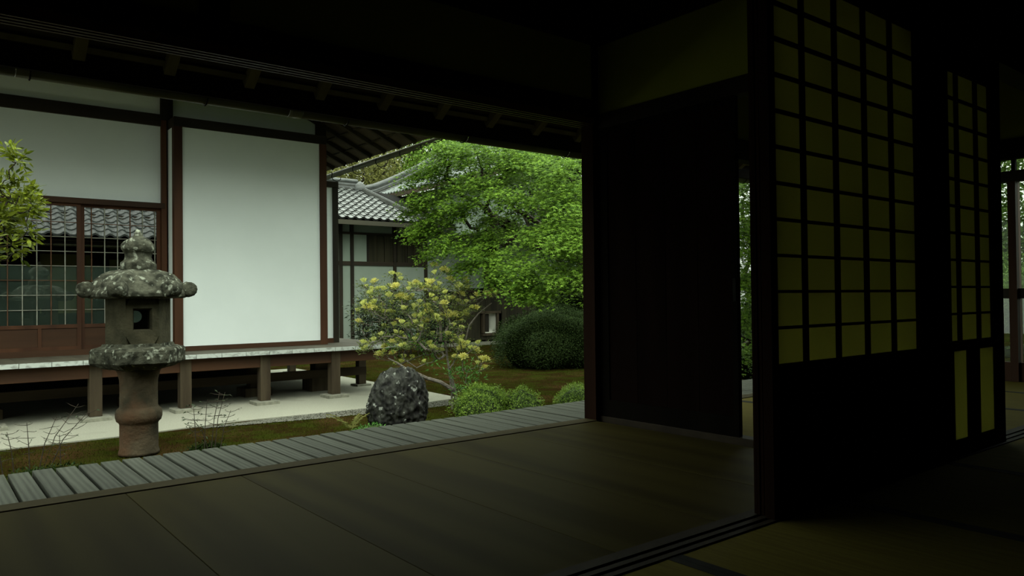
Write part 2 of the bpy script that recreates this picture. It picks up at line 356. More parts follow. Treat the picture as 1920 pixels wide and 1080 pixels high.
# ---- outer slatted deck
dk = thing('veranda_deck', (0, 3.39, 0), 'slatted silver-grey wooden deck running along the open side of the dark room', 'deck')
pm = None; k = 0; x = -1.405
while x < 7.2:
    if pm is None: pm = MB().box(.0045, .0815, 3.392, 4.0, -.032, 0, .002).build('deck_plank', PLANK, dk)
    dz = rng.uniform(-.0015, .0015); dy = rng.uniform(-.004, .004)
    if k == 0: pm.location = (x, 0, 0)
    else: inst(pm, dk, (x, dy, dz))
    x += .0913; k += 1
MB().box(-1.4, 7.2, 3.50, 3.56, -.12, -.034).build('joist', WOOD_GREYH, dk)
MB().box(-1.4, 7.2, 3.86, 3.92, -.12, -.034).build('joist', WOOD_GREYH, dk)
for x in (-1.3, .6, 2.5, 4.4, 6.3): MB().box(x, x+.09, 3.85, 3.94, G, -.12).build('leg', WOOD_GREY, dk)
# ---- posts
def post(x0, x1, y0, y1, z0, z1, label, m=None):
    o = MB().box(x0, x1, y0, y1, z0, z1, .003).build('post', m or WOOD_DKP); o['label'] = label; o['category'] = 'post'; return o
WOOD_DKP = mat('dark_red_post', (.020, .008, .004), (.010, .004, .002), 5, (1, 1, .1), rough=.8, spec=.05)
post(3.256, 3.36, 3.29, 3.39, 0, 2.288, 'dark reddish square post at the right end of the garden opening', WOOD_DKP)
post(-1.95, -1.831, 3.29, 3.39, 0, 2.288, 'dark square post at the left end of the garden opening', WOOD_DKP)
post(3.53, 3.645, 1.432, 1.552, .005, 1.903, 'dark square post between the two lattice paper screens', BLACKWD)
post(7.205, 7.265, 3.29, 3.39, 0, 2.288, 'dark corner post of the far room', BLACKWD)
# ---- head beams over garden opening, grooved below
b = MB()
for y0, y1, z in ((3.28, 3.292, 1.80), (3.292, 3.312, 1.817), (3.312, 3.328, 1.80), (3.328, 3.348, 1.817), (3.348, 3.364, 1.80), (3.364, 3.382, 1.817), (3.382, 3.396, 1.80)):
    b.box(-1.83, 3.255, y0, y1, z, 1.84)
KAMOI = mat('grooved_lintel_wood', (.10, .055, .03), (.06, .033, .018), 5, (.12, 1, 1), rough=.5)
b.build('trim_3', KAMOI, kind='structure')
MB().box(-1.83, 3.255, 3.268, 3.40, 1.84, 1.945, .004).build('trim_4', BLACKWDH, kind='structure')
MB().box(3.36, 7.2, 3.29, 3.39, 1.75, 1.90, .003).build('trim_5', BLACKWDH, kind='structure')
# plaster above with a black strut
wg = thing('wall_garden', (0, 3.3, 1.945), None, None, kind='structure')
MB().box(-1.83, .95, 3.295, 3.36, 1.945, 2.29).build('plaster_panel', PLASTER_IN, wg)
MB().box(1.075, 3.254, 3.295, 3.36, 1.945, 2.29).build('plaster_panel', PLASTER_IN, wg)
MB().box(.95, 1.075, 3.28, 3.38, 1.945, 2.29).build('strut', BLACKWD, wg)
MB().box(3.362, 7.2, 3.31, 3.36, 1.90, 2.29).build('plaster_panel', PLASTER_IN, wg)
MB().box(-3.4, -1.95, 3.295, 3.36, 0, 2.6).build('side_panel', PLASTER_IN, wg)
MB().box(-3.4, 7.31, 3.265, 3.40, 2.29, 2.62).build('top_beam', BLACKWDH, wg)
# ---- right wall with the board door
wr = thing('wall_right', (3.3, 2.4, 0), None, None, kind='structure')
MB().box(3.305, 3.35, 1.56, 3.288, 1.865, 2.285).build('plaster_panel', PLASTER_IN, wr)
MB().box(3.29, 3.375, 1.56, 3.288, 1.775, 1.865).build('head_beam', BLACKWDH, wr)
MB().box(3.29, 3.375, 1.56, 3.288, 2.285, 2.62).build('top_beam', BLACKWDH, wr)
MB().box(3.29, 3.375, 1.56, 3.288, -.05, .028, .002).build('sill', BLACKSILL, wr)
dr = thing('door_1', (3.31, 2.78, .03), None, None, kind='structure')
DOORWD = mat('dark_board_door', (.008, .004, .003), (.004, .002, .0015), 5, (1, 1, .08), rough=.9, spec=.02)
for i in range(4):
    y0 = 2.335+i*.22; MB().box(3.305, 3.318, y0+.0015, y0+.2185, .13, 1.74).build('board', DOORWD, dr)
MB().box(3.297, 3.326, 2.305, 2.335, .030, 1.774).build('stile', BLACKWD, dr)
MB().box(3.297, 3.326, 3.215, 3.287, .030, 1.774).build('stile', BLACKWD, dr)
MB().box(3.297, 3.326, 2.335, 3.215, .030, .13).build('bottom_rail', BLACKWD, dr)
MB().box(3.297, 3.326, 2.335, 3.215, 1.74, 1.774).build('top_rail', BLACKWD, dr)
MB().box(3.292, 3.297, 2.31, 2.328, .72, .84).build('finger_pull', IRON, dr)
# ---- ceiling, outer walls of the rooms, dark and closed
cb_ = thing('ceiling', (2, 1, 2.62), None, None, kind='structure')
for i in range(15):
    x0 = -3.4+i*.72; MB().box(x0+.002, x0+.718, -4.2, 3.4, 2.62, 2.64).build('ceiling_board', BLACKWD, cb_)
for i in range(8): MB().box(-3.4, 7.35, -4.0+i*.95, -3.965+i*.95, 2.59, 2.619).build('batten', BLACKWDH, cb_)
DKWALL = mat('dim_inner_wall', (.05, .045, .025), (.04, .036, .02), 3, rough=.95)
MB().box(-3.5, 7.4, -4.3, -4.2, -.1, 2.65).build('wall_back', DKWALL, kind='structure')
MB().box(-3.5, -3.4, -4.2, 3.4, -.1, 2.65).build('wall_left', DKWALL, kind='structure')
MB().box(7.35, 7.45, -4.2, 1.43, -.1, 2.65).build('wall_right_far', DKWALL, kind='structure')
# partition above the screens
pt = thing('wall_partition', (3, 1.5, 1.9), None, None, kind='structure')
MB().box(-3.4, 7.3, 1.43, 1.556, 1.905, 2.02).build('head_beam', BLACKWDH, pt)
MB().box(-3.4, 7.3, 1.47, 1.52, 2.02, 2.62).build('transom_board', BLACKWDH, pt)
# ---- lattice paper screens
def screen(x0, x1, y, label, ncol, row0, rows, rowh, col_list=None, kick='dark', stile=.04, t=.030, bottom=.004, zt=1.905, cat='screen', group=None, sr=None):
    sr = sr or stile
    s = thing('shoji_screen', ((x0+x1)/2, y, 0), label, cat, group)
    MB().box(x0, x0+stile, y, y+t, bottom, zt).build('stile', WOOD_DKP, s)
    MB().box(x1-sr, x1, y, y+t, bottom, zt).build('stile', WOOD_DKP, s)
    MB().box(x0+stile, x1-sr, y, y+t, bottom, bottom+.075).build('bottom_rail', WOOD_DKP, s)
    MB().box(x0+stile, x1-sr, y, y+t, row0-.045, row0).build('middle_rail', WOOD_DKP, s)
    zt2 = row0+rows*rowh
    MB().box(x0+stile, x1-sr, y, y+t, zt2, zt).build('top_rail', WOOD_DKP, s)
    cols = col_list or [x0+stile+(x1-x0-stile-sr)*(i+1)/ncol for i in range(ncol-1)]
    for c in cols: MB().box(c-.006, c+.006, y+.003, y+.021, row0, zt2).build('muntin', BLACKWD, s)
    for i in range(1, rows): MB().box(x0+stile, x1-sr, y+.005, y+.021, row0+i*rowh-.005, row0+i*rowh+.005).build('muntin', BLACKWD, s)
    xb = [x0+stile]+list(cols)+[x1-sr]
    for i in range(len(xb)-1):
        for j in range(rows):
            MB().box(xb[i], xb[i+1], y+.0212, y+.0222, row0+j*rowh, row0+(j+1)*rowh).build('paper_pane', PAPER, s)
    z0, z1 = bottom+.075, row0-.045
    if kick == 'dark':
        nb = 4; wb = (x1-x0-stile-sr)/nb
        for i in range(nb): MB().box(x0+stile+i*wb+.001, x0+stile+(i+1)*wb-.001, y+.010, y+.018, z0, z1).build('kick_board', BLACKWD, s)
        for i in range(1, nb): MB().box(x0+stile+i*wb-.012, x0+stile+i*wb+.012, y+.002, y+.010, z0, z1).build('batten', BLACKWD, s)
    else:
        for a, c, m_ in ((x0+stile, 3.735, 0), (3.735, 3.868, 1), (3.868, 4.03, 0), (4.03, 4.19, 1), (4.19, x1-sr, 0)):
            MB().box(a+.001, c-.001, y+.010, y+.018, z0, z1).build('kick_board', PAPER if m_ else BLACKWD, s)
    return s
KICKL = mat('pale_kick_board', (.10, .095, .055), (.07, .066, .04), 5, (1, 1, .1), rough=.7)
screen(2.245, 3.40, 1.437, 'large lattice paper screen nearest the viewer, with a dark boarded foot', 5, .515, 11, .1235, col_list=[2.475, 2.70, 2.92, 3.14])
SHJ2 = screen(3.65, 4.31, 1.445, 'narrow lattice paper screen at the far right with pale lower panels', 3, .53, 10, .1245, col_list=[3.806, 4.028], kick='light', stile=.04, sr=.112)
jb = thing('screen_edge_ribs', (2.26, 1.5, 0), 'dark ribs for the edges of screens parked behind the large lattice screen', 'screen edges')  # stands in for parked screens, left without paper to let light through
for i, y in enumerate((1.470, 1.485, 1.500, 1.513)):
    MB().box(2.256+.003*(i % 2), 2.276, y, y+.010, .006, 1.903).build('rib', WOOD_DKP, jb)
MB().box(2.262, 2.276, 1.469, 1.525, .006, 1.903).build('core', BLACKWD, jb)
# wall piece between post and first screen
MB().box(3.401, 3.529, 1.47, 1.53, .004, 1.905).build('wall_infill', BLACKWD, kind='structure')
# ---- tatami
def mat_(x0, x1, y0, y1, label):
    t = thing('tatami_mat', ((x0+x1)/2, (y0+y1)/2, -.05), label, 'mat', 'tatami mats')
    MB().box(x0+.03, x1-.03, y0, y1, -.05, 0).build('rush_surface', TATAMI, t)
    for a in (x0+.001, x1-.031): MB().box(a, a+.03, y0+.001, y1-.001, -.05, .0012).build('border_cloth', CLOTH, t)
xx = [-3.2, -2.0, -1.05, -.1, .80, 1.72, 2.65, 3.59, 4.62, 5.54, 6.5, 7.3]
nm = ['far left behind the viewer', 'left behind the viewer', 'left of the viewer', 'under the viewer', 'just right of the viewer', 'at the bottom right corner', 'before the large lattice screen', 'before the narrow far screen', 'right of the narrow far screen', 'in the far right corner', 'along the far right wall']
for i, (a, b_) in enumerate(zip(xx[:-1], xx[1:])):
    mat_(a, b_, -.4, 1.428, 'dim tatami mat with black cloth border, '+nm[i])
    mat_(a, b_, -2.3, -.402, 'dim tatami mat in the row behind, '+nm[i])
for a, b_, lb in ((3.38, 4.62, 'shaded mat just beyond the board door'), (4.62, 5.54, 'second mat beyond the board door'), (5.54, 6.5, 'grey lit mat in the far room, third from the board door'), (6.5, 7.3, 'grey lit mat at the far glazed wall')):
    mat_(a, b_, 1.56, 3.278, 'tatami mat, '+lb)
MB().box(-3.4, 7.3, -4.2, 1.43, -.12, -.052).build('floor_base', BLACK, kind='structure')
MB().box(3.25, 7.3, 1.56, 3.28, -.12, -.052).build('floor_base_far', BLACK, kind='structure')
# ---- far glazed wall at x = 7.31
wf = thing('window_1', (7.33, 2.4, 0), None, None, kind='structure')
MB().box(7.28, 7.38, 1.56, 3.29, 1.69, 1.78).build('head_beam', WOOD_DKH, wf)
MB().box(7.28, 7.38, 1.56, 3.29, 1.885, 2.05).build('upper_beam', BLACKWD, wf)
MB().box(7.31, 7.35, 1.56, 3.29, 2.05, 2.62).build('plaster_panel', PLASTER_IN, wf)
for y in (1.62, 2.335, 3.05): MB().box(7.27, 7.38, y, y+.06, 0, 1.69).build('post', WOOD_RED, wf)
for y in (1.75, 2.05, 2.345, 2.65, 2.95): MB().box(7.31, 7.35, y, y+.03, 1.78, 1.885).build('strut', BLACKWD, wf)
MB().box(7.30, 7.36, 1.56, 3.29, .70, .785).build('rail', WOOD_DKH, wf)
MB().box(7.30, 7.36, 1.56, 3.29, 0, .16).build('kick_board', WOOD_RED, wf)
GLASS2 = glass('clear_far_glass', (.93, .96, .93), 0, -.04)
for y0, y1 in ((1.68, 2.335), (2.395, 3.05)):
    MB().box(7.328, 7.331, y0, y1, .16, .70).build('pane', GLASS, wf)
    MB().box(7.328, 7.331, y0, y1, .785, 1.69).build('pane', GLASS2, wf)

# ================================================================== OUR EAVES + ROOF
ev = thing('eaves', (2, 3.4, 1.9), 'dark underside of the near eaves with sloping rafters', 'eaves')
sl = .66
def ez(y): return 1.955 + (4.30-y)*sl      # underside of rafters
rx = [-1.60+.4265*k for k in range(22)]
# measured rafter spacing .43 at y 4.3
for x in rx:
    x += .15-.025
    MB().bar((x, 4.30, ez(4.30)+.03), (x, 3.43, ez(3.43)+.03), .055, .06).build('rafter', RAFTER, ev)
MB().add([(-2, 4.36, ez(4.36)+.061), (8, 4.36, ez(4.36)+.061), (8, 3.42, ez(3.42)+.061), (-2, 3.42, ez(3.42)+.061),
          (-2, 4.36, ez(4.36)+.085), (8, 4.36, ez(4.36)+.085), (8, 3.42, ez(3.42)+.085), (-2, 3.42, ez(3.42)+.085)],
         [(0, 1, 2, 3), (4, 5, 6, 7), (0, 1, 5, 4), (1, 2, 6, 5), (2, 3, 7, 6), (3, 0, 4, 7)]).build('sheathing', SHEATH, ev)
for y in (4.27, 4.19, 4.06):
    MB().bar((-2, y, ez(y)+.044), (8, y, ez(y)+.044), .03, .03, (0, -sl, 1)).build('batten', RAFTER, ev)
MB().box(-2, 8, 4.31, 4.335, 1.885, 2.0).build('fascia_board', BLACKWDH, ev)
gt = thing('eave_gutter', (2, 4.4, 1.9), 'long dull green-brown gutter hung along the near eaves', 'gutter')
def gutter_sec(x0, x1, zc, r=.047, yc=4.392):
    b = MB(); vs = []; fs = []; n = 9
    for x in (x0, x1):
        for rr in (r, r-.003):
            for i in range(n+1):
                t = pi*i/n; vs.append((x, yc+rr*cos(t), zc-rr*sin(t)))
    m_ = n+1
    for i in range(n):
        fs += [(i, i+1, 2*m_+i+1, 2*m_+i), (m_+i, m_+i+1, 3*m_+i+1, 3*m_+i), (i, i+1, m_+i+1, m_+i), (2*m_+i, 2*m_+i+1, 3*m_+i+1, 3*m_+i)]
    return b.add(vs, fs)
gx = [-2, .40, 1.78, 1.86, 2.16, 3.08, 4.05, 5.4, 6.8, 8]
for a, b_ in zip(gx[:-1], gx[1:]):
    lab = {}
    if abs(a-1.78) < .01: gutter_sec(a, b_, 1.906, .050).build('joint_sleeve', FOOT if 0 else mat('bare_metal_sleeve', (.2, .21, .17), rough=.4), gt, smooth=True, label='paler metal joint sleeve'); continue
    gutter_sec(a+.002, b_-.002, 1.906).build('gutter_trough', GUTTER, gt, smooth=True)
for x in (.46, 1.30, 2.16, 3.06, 4.03, 5.2, 6.4):
    b = MB(); b.tube([(x, 4.33, 1.955), (x, 4.345, 1.90)]+[(x, 4.392-.051*cos(pi*i/8), 1.904-.051*sin(pi*i/8)) for i in range(9)], .004, 5); b.build('bracket', IRON, gt)
# roof of our own building: its tiled face is what the windows opposite reflect
rf = thing('near_roof', (2, 0, 2.1), 'tiled roof over the dark room, seen only mirrored in the windows opposite', 'roof')
rs = .5; prof = [(0, .045), (.12, .052), (.25, .035), (.4, .004), (.62, -.006), (.82, .008), (.93, .03)]
vs = []; fs = []; W = .27; nc = 44; u = [(c+p[0])*W-3.6 for c in range(nc) for p in prof]; zz = [p[1] for c in range(nc) for p in prof]; nU = len(u)
for r_ in range(26):
    y1 = 4.46-r_*.235; y2 = y1-.26
    for (y, dz) in ((y1, -.02), (y1, .022), (y2, .0)):
        for a, h in zip(u, zz): vs.append((a, y, 2.08+(4.46-y)*rs+h+dz))
    o_ = r_*3*nU
    for q in range(2):
        for i in range(nU-1): fs.append((o_+q*nU+i, o_+q*nU+i+1, o_+(q+1)*nU+i+1, o_+(q+1)*nU+i))
MB().add(vs, fs).build('roof_tiles', TILE, rf, kind='stuff')
MB().add([(-3.6, 4.45, 2.035), (8.3, 4.45, 2.035), (8.3, -1.7, 5.11), (-3.6, -1.7, 5.11), (-3.6, -6, 2.9), (8.3, -6, 2.9)], [(0, 1, 2, 3), (3, 2, 5, 4)]).build('roof_deck', BLACK, rf)
MB().add([(-3.45, 4.3, 2.1), (-3.45, -1.7, 5.09), (-3.45, -6, 2.85), (-3.45, -6, 2.66), (-3.45, 4.3, 2.03)], [(0, 1, 2, 3, 4)]).build('gable', BLACK, rf)

# ================================================================== WHITE HALL ACROSS THE GARDEN
DZ = .10; YW = 10.41; Y2 = 10.75
vd = thing('hall_veranda', (1.5, 10, G), 'raised wooden veranda with whitened plank ends in front of the white hall', 'veranda')
pk = MB().box(.001, .304, 9.69, 11.2, DZ-.05, DZ, .002).build('deck_plank', PLANK2, vd)
pe = MB().box(.003, .302, 9.672, 9.69, DZ-.052, DZ-.001).build('plank_end', ENDGRAIN, vd, label='whitened end of the plank')
x = -2.75; k = 0; p0 = wloc(vd)
while x < 5.5:
    if k == 0: pk.location = (x, 0, 0); pe.location = (x, 0, 0)
    else: inst(pk, vd, (x, 0, 0)); inst(pe, vd, (x, 0, 0))
    x += .3050; k += 1
MB().box(x, 5.72, 9.69, 11.2, DZ-.05, DZ, .002).build('deck_plank', PLANK2, vd)
MB().box(x, 5.72, 9.672, 9.69, DZ-.052, DZ-.001).build('plank_end', ENDGRAIN, vd, label='whitened end of the plank')
for i in range(9):
    y = 11.2+i*.3; MB().box(4.95, 5.72, y+.001, y+.299, DZ-.05, DZ, .002).build('deck_plank', PLANK2, vd)
MB().box(-2.75, 5.60, 9.77, 9.86, -.115, .048).build('edge_beam', WOOD_REDH, vd)
MB().box(5.50, 5.60, 9.86, 13.8, -.115, .048).build('edge_beam', WOOD_GREYH, vd)
MB().box(-2.75, 5.5, 10.55, 10.62, -.40, -.28).build('tie_rail', WOOD_GREYH, vd)
MB().box(-2.75, 5.0, 10.60, 10.70, -.08, .045).build('inner_beam', WOOD_GREYH, vd)
for x in (-1.35, -.35, .66, 1.66, 2.64, 3.63, 4.62):
    p_ = MB().box(x-.065, x+.065, 9.755, 9.885, G+.045, .045, .004).build('post', WOOD_GREY, vd)
    MB().box(x-.15, x+.15, 9.66, 9.95, G-.02, G+.045, .006).build('foundation_stone', FOOT, vd)
for x, y in ((5.55, 10.83), (5.55, 12.3), (5.55, 13.6)):
    MB().box(x-.06, x+.06, y-.06, y+.06, G+.03, -.115, .004).build('post', WOOD_GREY, vd)
    MB().box(x-.12, x+.12, y-.12, y+.12, G-.02, G+.03, .006).build('foundation_stone', FOOT, vd)

hl = thing('white_hall', (1, 12, G), 'white plastered temple hall with brown timber frame and glazed doors at left', 'building')
# under the floor: thick posts on stones, dark back, two vents
for x in (.65, 2.3, 3.85):
    MB().box(x-.08, x+.08, 10.72, 10.88, G+.12, .06).build('foundation_post', WOOD_GREY, hl)
    MB().box(x-.19, x+.19, 10.62, 10.98, G-.02, G+.12, .01).build('foundation_stone', WOOD_GREY, hl)
MB().box(4.72, 4.92, 10.66, 10.86, G+.25, .06).build('foundation_post', WOOD_GREY, hl)
MB().box(4.64, 5.0, 10.6, 10.96, G-.02, G+.25, .02).build('foundation_stone', WOOD_GREY, hl)
MB().box(-4, 5.0, 13.6, 13.7, G, .06).build('foundation_wall', BLACK, hl)
for x in (4.60, 5.06):
    vb = MB(); x -= .3
    for i in range(7): vb.box(x+i*.035, x+i*.035+.015, 13.56, 13.59, -.42, -.22)
    for i in range(6): vb.box(x, x+.225, 13.555, 13.56, -.42+i*.038, -.405+i*.038)
    vb.build('vent_lattice', VENTW, hl, label='small pale lattice vent under the floor')
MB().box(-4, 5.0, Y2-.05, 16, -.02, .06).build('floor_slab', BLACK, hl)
# left bays
MB().box(-4, 2.60, Y2-.03, Y2+.05, DZ, .172).build('sill_rail', WOOD_REDH, hl)
MB().box(-4, 2.64, Y2-.06, Y2+.06, 1.985, 2.055, .003).build('lintel', WOOD_REDH, hl)
MB().box(-4, 2.60, Y2, Y2+.05, 2.055, 3.08).build('plaster_panel', PLASTER, hl)
MB().box(-4, 2.60, Y2-.04, Y2+.06, 3.08, 3.235, .003).build('beam', WOOD_DKH, hl)
MB().box(-4, 2.60, Y2, Y2+.05, 3.235, 4.0).build('plaster_panel', PLASTER, hl)
MB().box(2.60, 2.665, Y2-.05, Y2+.06, DZ, 3.235).build('post', WOOD_RED, hl)
MB().box(2.595, 2.745, Y2-.06, Y2+.06, 3.16, 4.0).build('post', WOOD_DK, hl)
MB().box(2.745, 4.78, Y2, Y2+.05, DZ, 4.0).build('plaster_panel', PLASTER, hl)
MB().box(4.78, 4.93, Y2-.06, Y2+.09, 2.9, 4.0).build('post', WOOD_DK, hl)
MB().box(4.78, 4.93, Y2+.05, Y2+.15, DZ, 2.9).build('post', WOOD_DK, hl)
MB().box(4.85, 4.93, Y2+.15, 16, DZ, 4.0).build('side_wall', PLASTER, hl)
MB().box(-4, 4.84, 12.6, 12.7, DZ, 4.0).build('dark_partition', BLACK, hl)  # black partition added to keep the hall interior dark
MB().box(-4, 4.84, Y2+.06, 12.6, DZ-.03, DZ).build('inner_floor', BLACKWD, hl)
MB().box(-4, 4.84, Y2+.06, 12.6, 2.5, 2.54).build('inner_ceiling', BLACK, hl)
MB().box(-4.1, -4, Y2, 16, DZ, 4.0).build('side_wall', PLASTER, hl)
# projecting plaster box (shutter case)
bx_ = MB().box(2.69, 4.79, YW+.012, Y2-.001, .165, 3.04); bx_.build('shutter_box', PLASTER, hl)
MB().box(2.68, 2.785, YW-.01, YW+.09, DZ, 3.04, .003).build('frame_post', WOOD_RED, hl)
MB().box(4.695, 4.80, YW-.01, YW+.09, DZ, 3.04, .003).build('frame_post', WOOD_RED, hl)
MB().box(2.68, 4.80, YW-.012, Y2, 3.04, 3.165, .003).build('frame_top_rail', WOOD_DKH, hl)
MB().box(2.785, 4.695, YW-.008, YW+.06, DZ, .162, .002).build('frame_bottom_rail', WOOD_REDH, hl)
# narrow wing panel at the corner
MB().box(4.93, 5.07, Y2+.0, Y2+.06, .17, 2.47).build('wing_panel', PLASTER, hl)
MB().box(5.05, 5.14, Y2-.02, Y2+.08, DZ, 2.56, .003).build('wing_post', WOOD_DK, hl)
MB().box(4.80, 5.14, Y2-.03, Y2+.09, 2.47, 2.56, .003).build('wing_cap', WOOD_DK, hl)
MB().box(4.80, 5.05, Y2-.02, Y2+.07, DZ, .17).build('wing_rail', WOOD_RED, hl)
# glazed sliding doors
for d_, (x0, x1) in enumerate(((-2.04, -1.12), (-1.12, -.19), (-.19, .74), (.74, 1.665), (1.665, 2.60))):
    yd = Y2-.02 if d_ % 2 else Y2+.02
    f = thing('sliding_door', (0, 0, 0), None, None); f.parent = hl; f.location = -wloc(hl)
    f.name = 'sliding_door'
    b = MB(); b.box(x0, x0+.045, yd, yd+.03, .172, 1.985).box(x1-.045, x1, yd, yd+.03, .172, 1.985)
    b.box(x0+.045, x1-.045, yd, yd+.03, .172, .215).box(x0+.045, x1-.045, yd, yd+.03, .44, .485).box(x0+.045, x1-.045, yd, yd+.03, 1.95, 1.985)
    xm = (x0+x1)/2+.02; b.box(xm-.018, xm+.018, yd, yd+.03, .215, .44)
    b.build('door_frame', WOOD_RED, f)
    for a, c in ((x0+.045, xm-.018), (xm+.018, x1-.045)): MB().box(a, c, yd+.012, yd+.02, .215, .44).build('kick_panel', WOOD_REDH, f)
    MB().box(x0+.045, x1-.045, yd+.014, yd+.017, .485, 1.95).build('glass_pane', GLASS, f)
    MB().box(x0+.045, x1-.045, yd+.03, yd+.033, .485, 1.212).build('inner_paper', PAPER_W, f)
    k = 0; xq = .75+.1485
    while xq > x0+.1: xq -= .1485
    while xq < x1-.06:
        if xq > x0+.06:
            MB().box(xq-.005, xq+.005, yd+.002, yd+.013, .485, 1.95).build('muntin', MUNW if (k*7+d_) % 3 != 1 else MUNO, f)
        xq += .1485; k += 1
    for j in range(1, 8): MB().box(x0+.045, x1-.045, yd+.004, yd+.013, .485+.1805*j-.004, .485+.1805*j+.004).build('muntin', MUNW if j != 3 and j != 7 else MUNO, f)
# hall roof: two slopes meeting at a hip
RZ = 2.965
rt_ = thing('hall_roof', (1, 12, 4), 'broad hipped roof of the white hall with dark open rafters and a gutter', 'roof')
hs = .46
def slab(pts, t, nm_, m, par):
    return MB().add([p for p in pts]+[(p[0], p[1], p[2]+t) for p in pts], [(0, 1, 2, 3), (4, 5, 6, 7), (0, 1, 5, 4), (1, 2, 6, 5), (2, 3, 7, 6), (3, 0, 4, 7)]).build(nm_, m, par)
XE, YE = 5.75, 8.62  # unseen front eave, its depth set to shade the wall top
slab([(-5, YE, RZ+.06), (XE, YE, RZ+.06), (XE-3.5, YE+3.5, RZ+.06+3.5*hs), (-5, YE+3.5, RZ+.06+3.5*hs)], .10, 'front_slope', SHEATH, rt_)
slab([(XE, YE, RZ+.06), (XE, 17, RZ+.06), (XE-3.5, 17, RZ+.06+3.5*hs), (XE-3.5, YE+3.5, RZ+.06+3.5*hs)], .10, 'side_slope', SHEATH, rt_)
for i in range(20):
    x = -4+i*.45
    if x < XE-.1: MB().bar((x, YE+.05, RZ+.045), (x, YE+min(3, XE-x), RZ+.045+(min(3, XE-x)-.05)*hs), .05, .06).build('rafter', HALLRAF, rt_)
for i in range(17):
    y = YE+.3+i*.45; L_ = min(1.6, y-YE)
    MB().bar((XE-.05, y, RZ+.045), (XE-L_, y, RZ+.045+(L_-.05)*hs), .05, .06).build('rafter', HALLRAF, rt_)
for dx in (.25, .55, .85): MB().bar((XE-dx, YE+dx, RZ+.065+dx*hs), (XE-dx, 17, RZ+.065+dx*hs), .09, .02).build('batten', HALLRAF, rt_)
tv = []; tf = []
for j, (yy, dz) in enumerate(((0, -.028), (0, 0), (.27, .0))):
    for p in prof+[(1, .045)]: tv.append((p[0]*.27, yy, p[1]+dz))
for q in range(2):
    for i in range(7): tf.append((q*8+i, q*8+i+1, (q+1)*8+i+1, (q+1)*8+i))
et = proto('eave_tile', TILE_D, tv, tf)
for i in range(22):
    place(et, 'eave_tile', rt_, (XE+.06, YE+.1+i*.27, RZ+.175), (0, -atan2(hs, 1)*0, pi/2), 1)
for i in range(36):
    place(et, 'eave_tile', rt_, (-4+i*.27, YE-.06, RZ+.175), (0, 0, 0), 1)
hg = thing('hall_gutter', (XE+.1, 11, 2.95), 'thin dark gutter on curled iron hooks under the side eaves of the white hall', 'gutter')
b = MB(); b.tube([(XE+.10, YE-.1, 3.005), (XE+.10, 11, 2.975), (XE+.10, 14.5, 2.93)], .045, 10); b.build('gutter_trough', GUTTER, hg, smooth=True)
for y in (8.6, 9.35, 9.95, 10.7, 11.5, 12.3, 13.1):
    z = 3.0-(y-9)*.014
    MB().tube([(XE+.03, y, RZ+.02), (XE+.02, y, z-.05), (XE+.05, y, z-.10), (XE+.12, y, z-.12), (XE+.19, y, z-.08), (XE+.20, y, z+.02)], .008, 5).build('hook', IRON, hg)
MB().box(-5, XE+.05, YE-.12, YE-.03, 3.01, 3.08).build('gutter_trough', GUTTER, hg)

# ================================================================== FAR BUILDING
YF = 18.15
fb = thing('far_wing', (11, 18.5, G), 'far low wing with white plaster panels, dark window boards and wooden skirting', 'building')
def bx(nm_, m, x0, x1, z0, z1, y0=YF, y1=YF+.08, **k): return MB().box(x0, x1, y0, y1, z0, z1).build(nm_, m, fb, **k)
bx('core_wall', BLACK, 6.5, 19, G, 2.9, YF+.09, YF+.2)
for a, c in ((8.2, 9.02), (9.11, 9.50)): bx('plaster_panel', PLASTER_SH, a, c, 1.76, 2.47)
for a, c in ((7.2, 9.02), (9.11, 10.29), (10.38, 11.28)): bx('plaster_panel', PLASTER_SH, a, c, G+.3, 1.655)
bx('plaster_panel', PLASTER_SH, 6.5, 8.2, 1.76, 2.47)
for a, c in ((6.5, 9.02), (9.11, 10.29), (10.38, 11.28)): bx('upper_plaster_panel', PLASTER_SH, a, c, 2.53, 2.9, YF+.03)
bx('lower_rail', WOOD_DKH, 6.5, 11.28, 1.655, 1.76, YF-.03); bx('upper_rail', WOOD_DKH, 6.5, 11.28, 2.47, 2.53, YF-.03)
for x in (8.70, 9.02, 10.29, 11.28): bx('post', WOOD_DK, x, x+.09, G, 2.9, YF-.04, YF+.09)
bx('window_stile', WOOD_DK, 9.50, 9.56, 1.76, 2.47, YF-.03)
x = 9.56; i = 0
for w_ in (.24, .22, .20, .18, .18, .14, .16, .20, .16): bx('shutter_board', BOARDDK, x+.004, min(x+w_-.004, 11.27), 1.76, 2.47, YF-.01+.012*(i % 2)); x += w_+.004; i += 1
for x in (10.66, 10.93): bx('window_stile', WOOD_DK, x, x+.03, 1.76, 2.47, YF-.035)
# plaster to the right, ledge, vertical clad boards, vent
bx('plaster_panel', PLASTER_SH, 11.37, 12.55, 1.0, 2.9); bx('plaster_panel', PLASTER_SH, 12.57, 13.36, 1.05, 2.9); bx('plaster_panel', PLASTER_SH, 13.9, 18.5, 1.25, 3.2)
bx('ledge', MUNW, 11.37, 12.55, .96, 1.0, YF-.10, YF+.05); bx('ledge', WOOD_GREYH, 12.55, 18.6, .93, .99, YF-.12, YF+.05)
bx('post', WOOD_DK, 13.37, 13.5, G, 2.9, YF-.04)
x = 11.37
while x < 18.6:
    if 13.22 < x+.2 and x < 13.8:
        bx('clad_board', BOARDDK, x+.004, x+.196, .36, .93, YF-.06, YF-.03); bx('clad_board', BOARDDK, x+.004, x+.196, G+.12, -.30, YF-.06, YF-.03)
    else: bx('clad_board', BOARDDK, x+.004, x+.196, G+.12, .93, YF-.06, YF-.03)
    x += .2
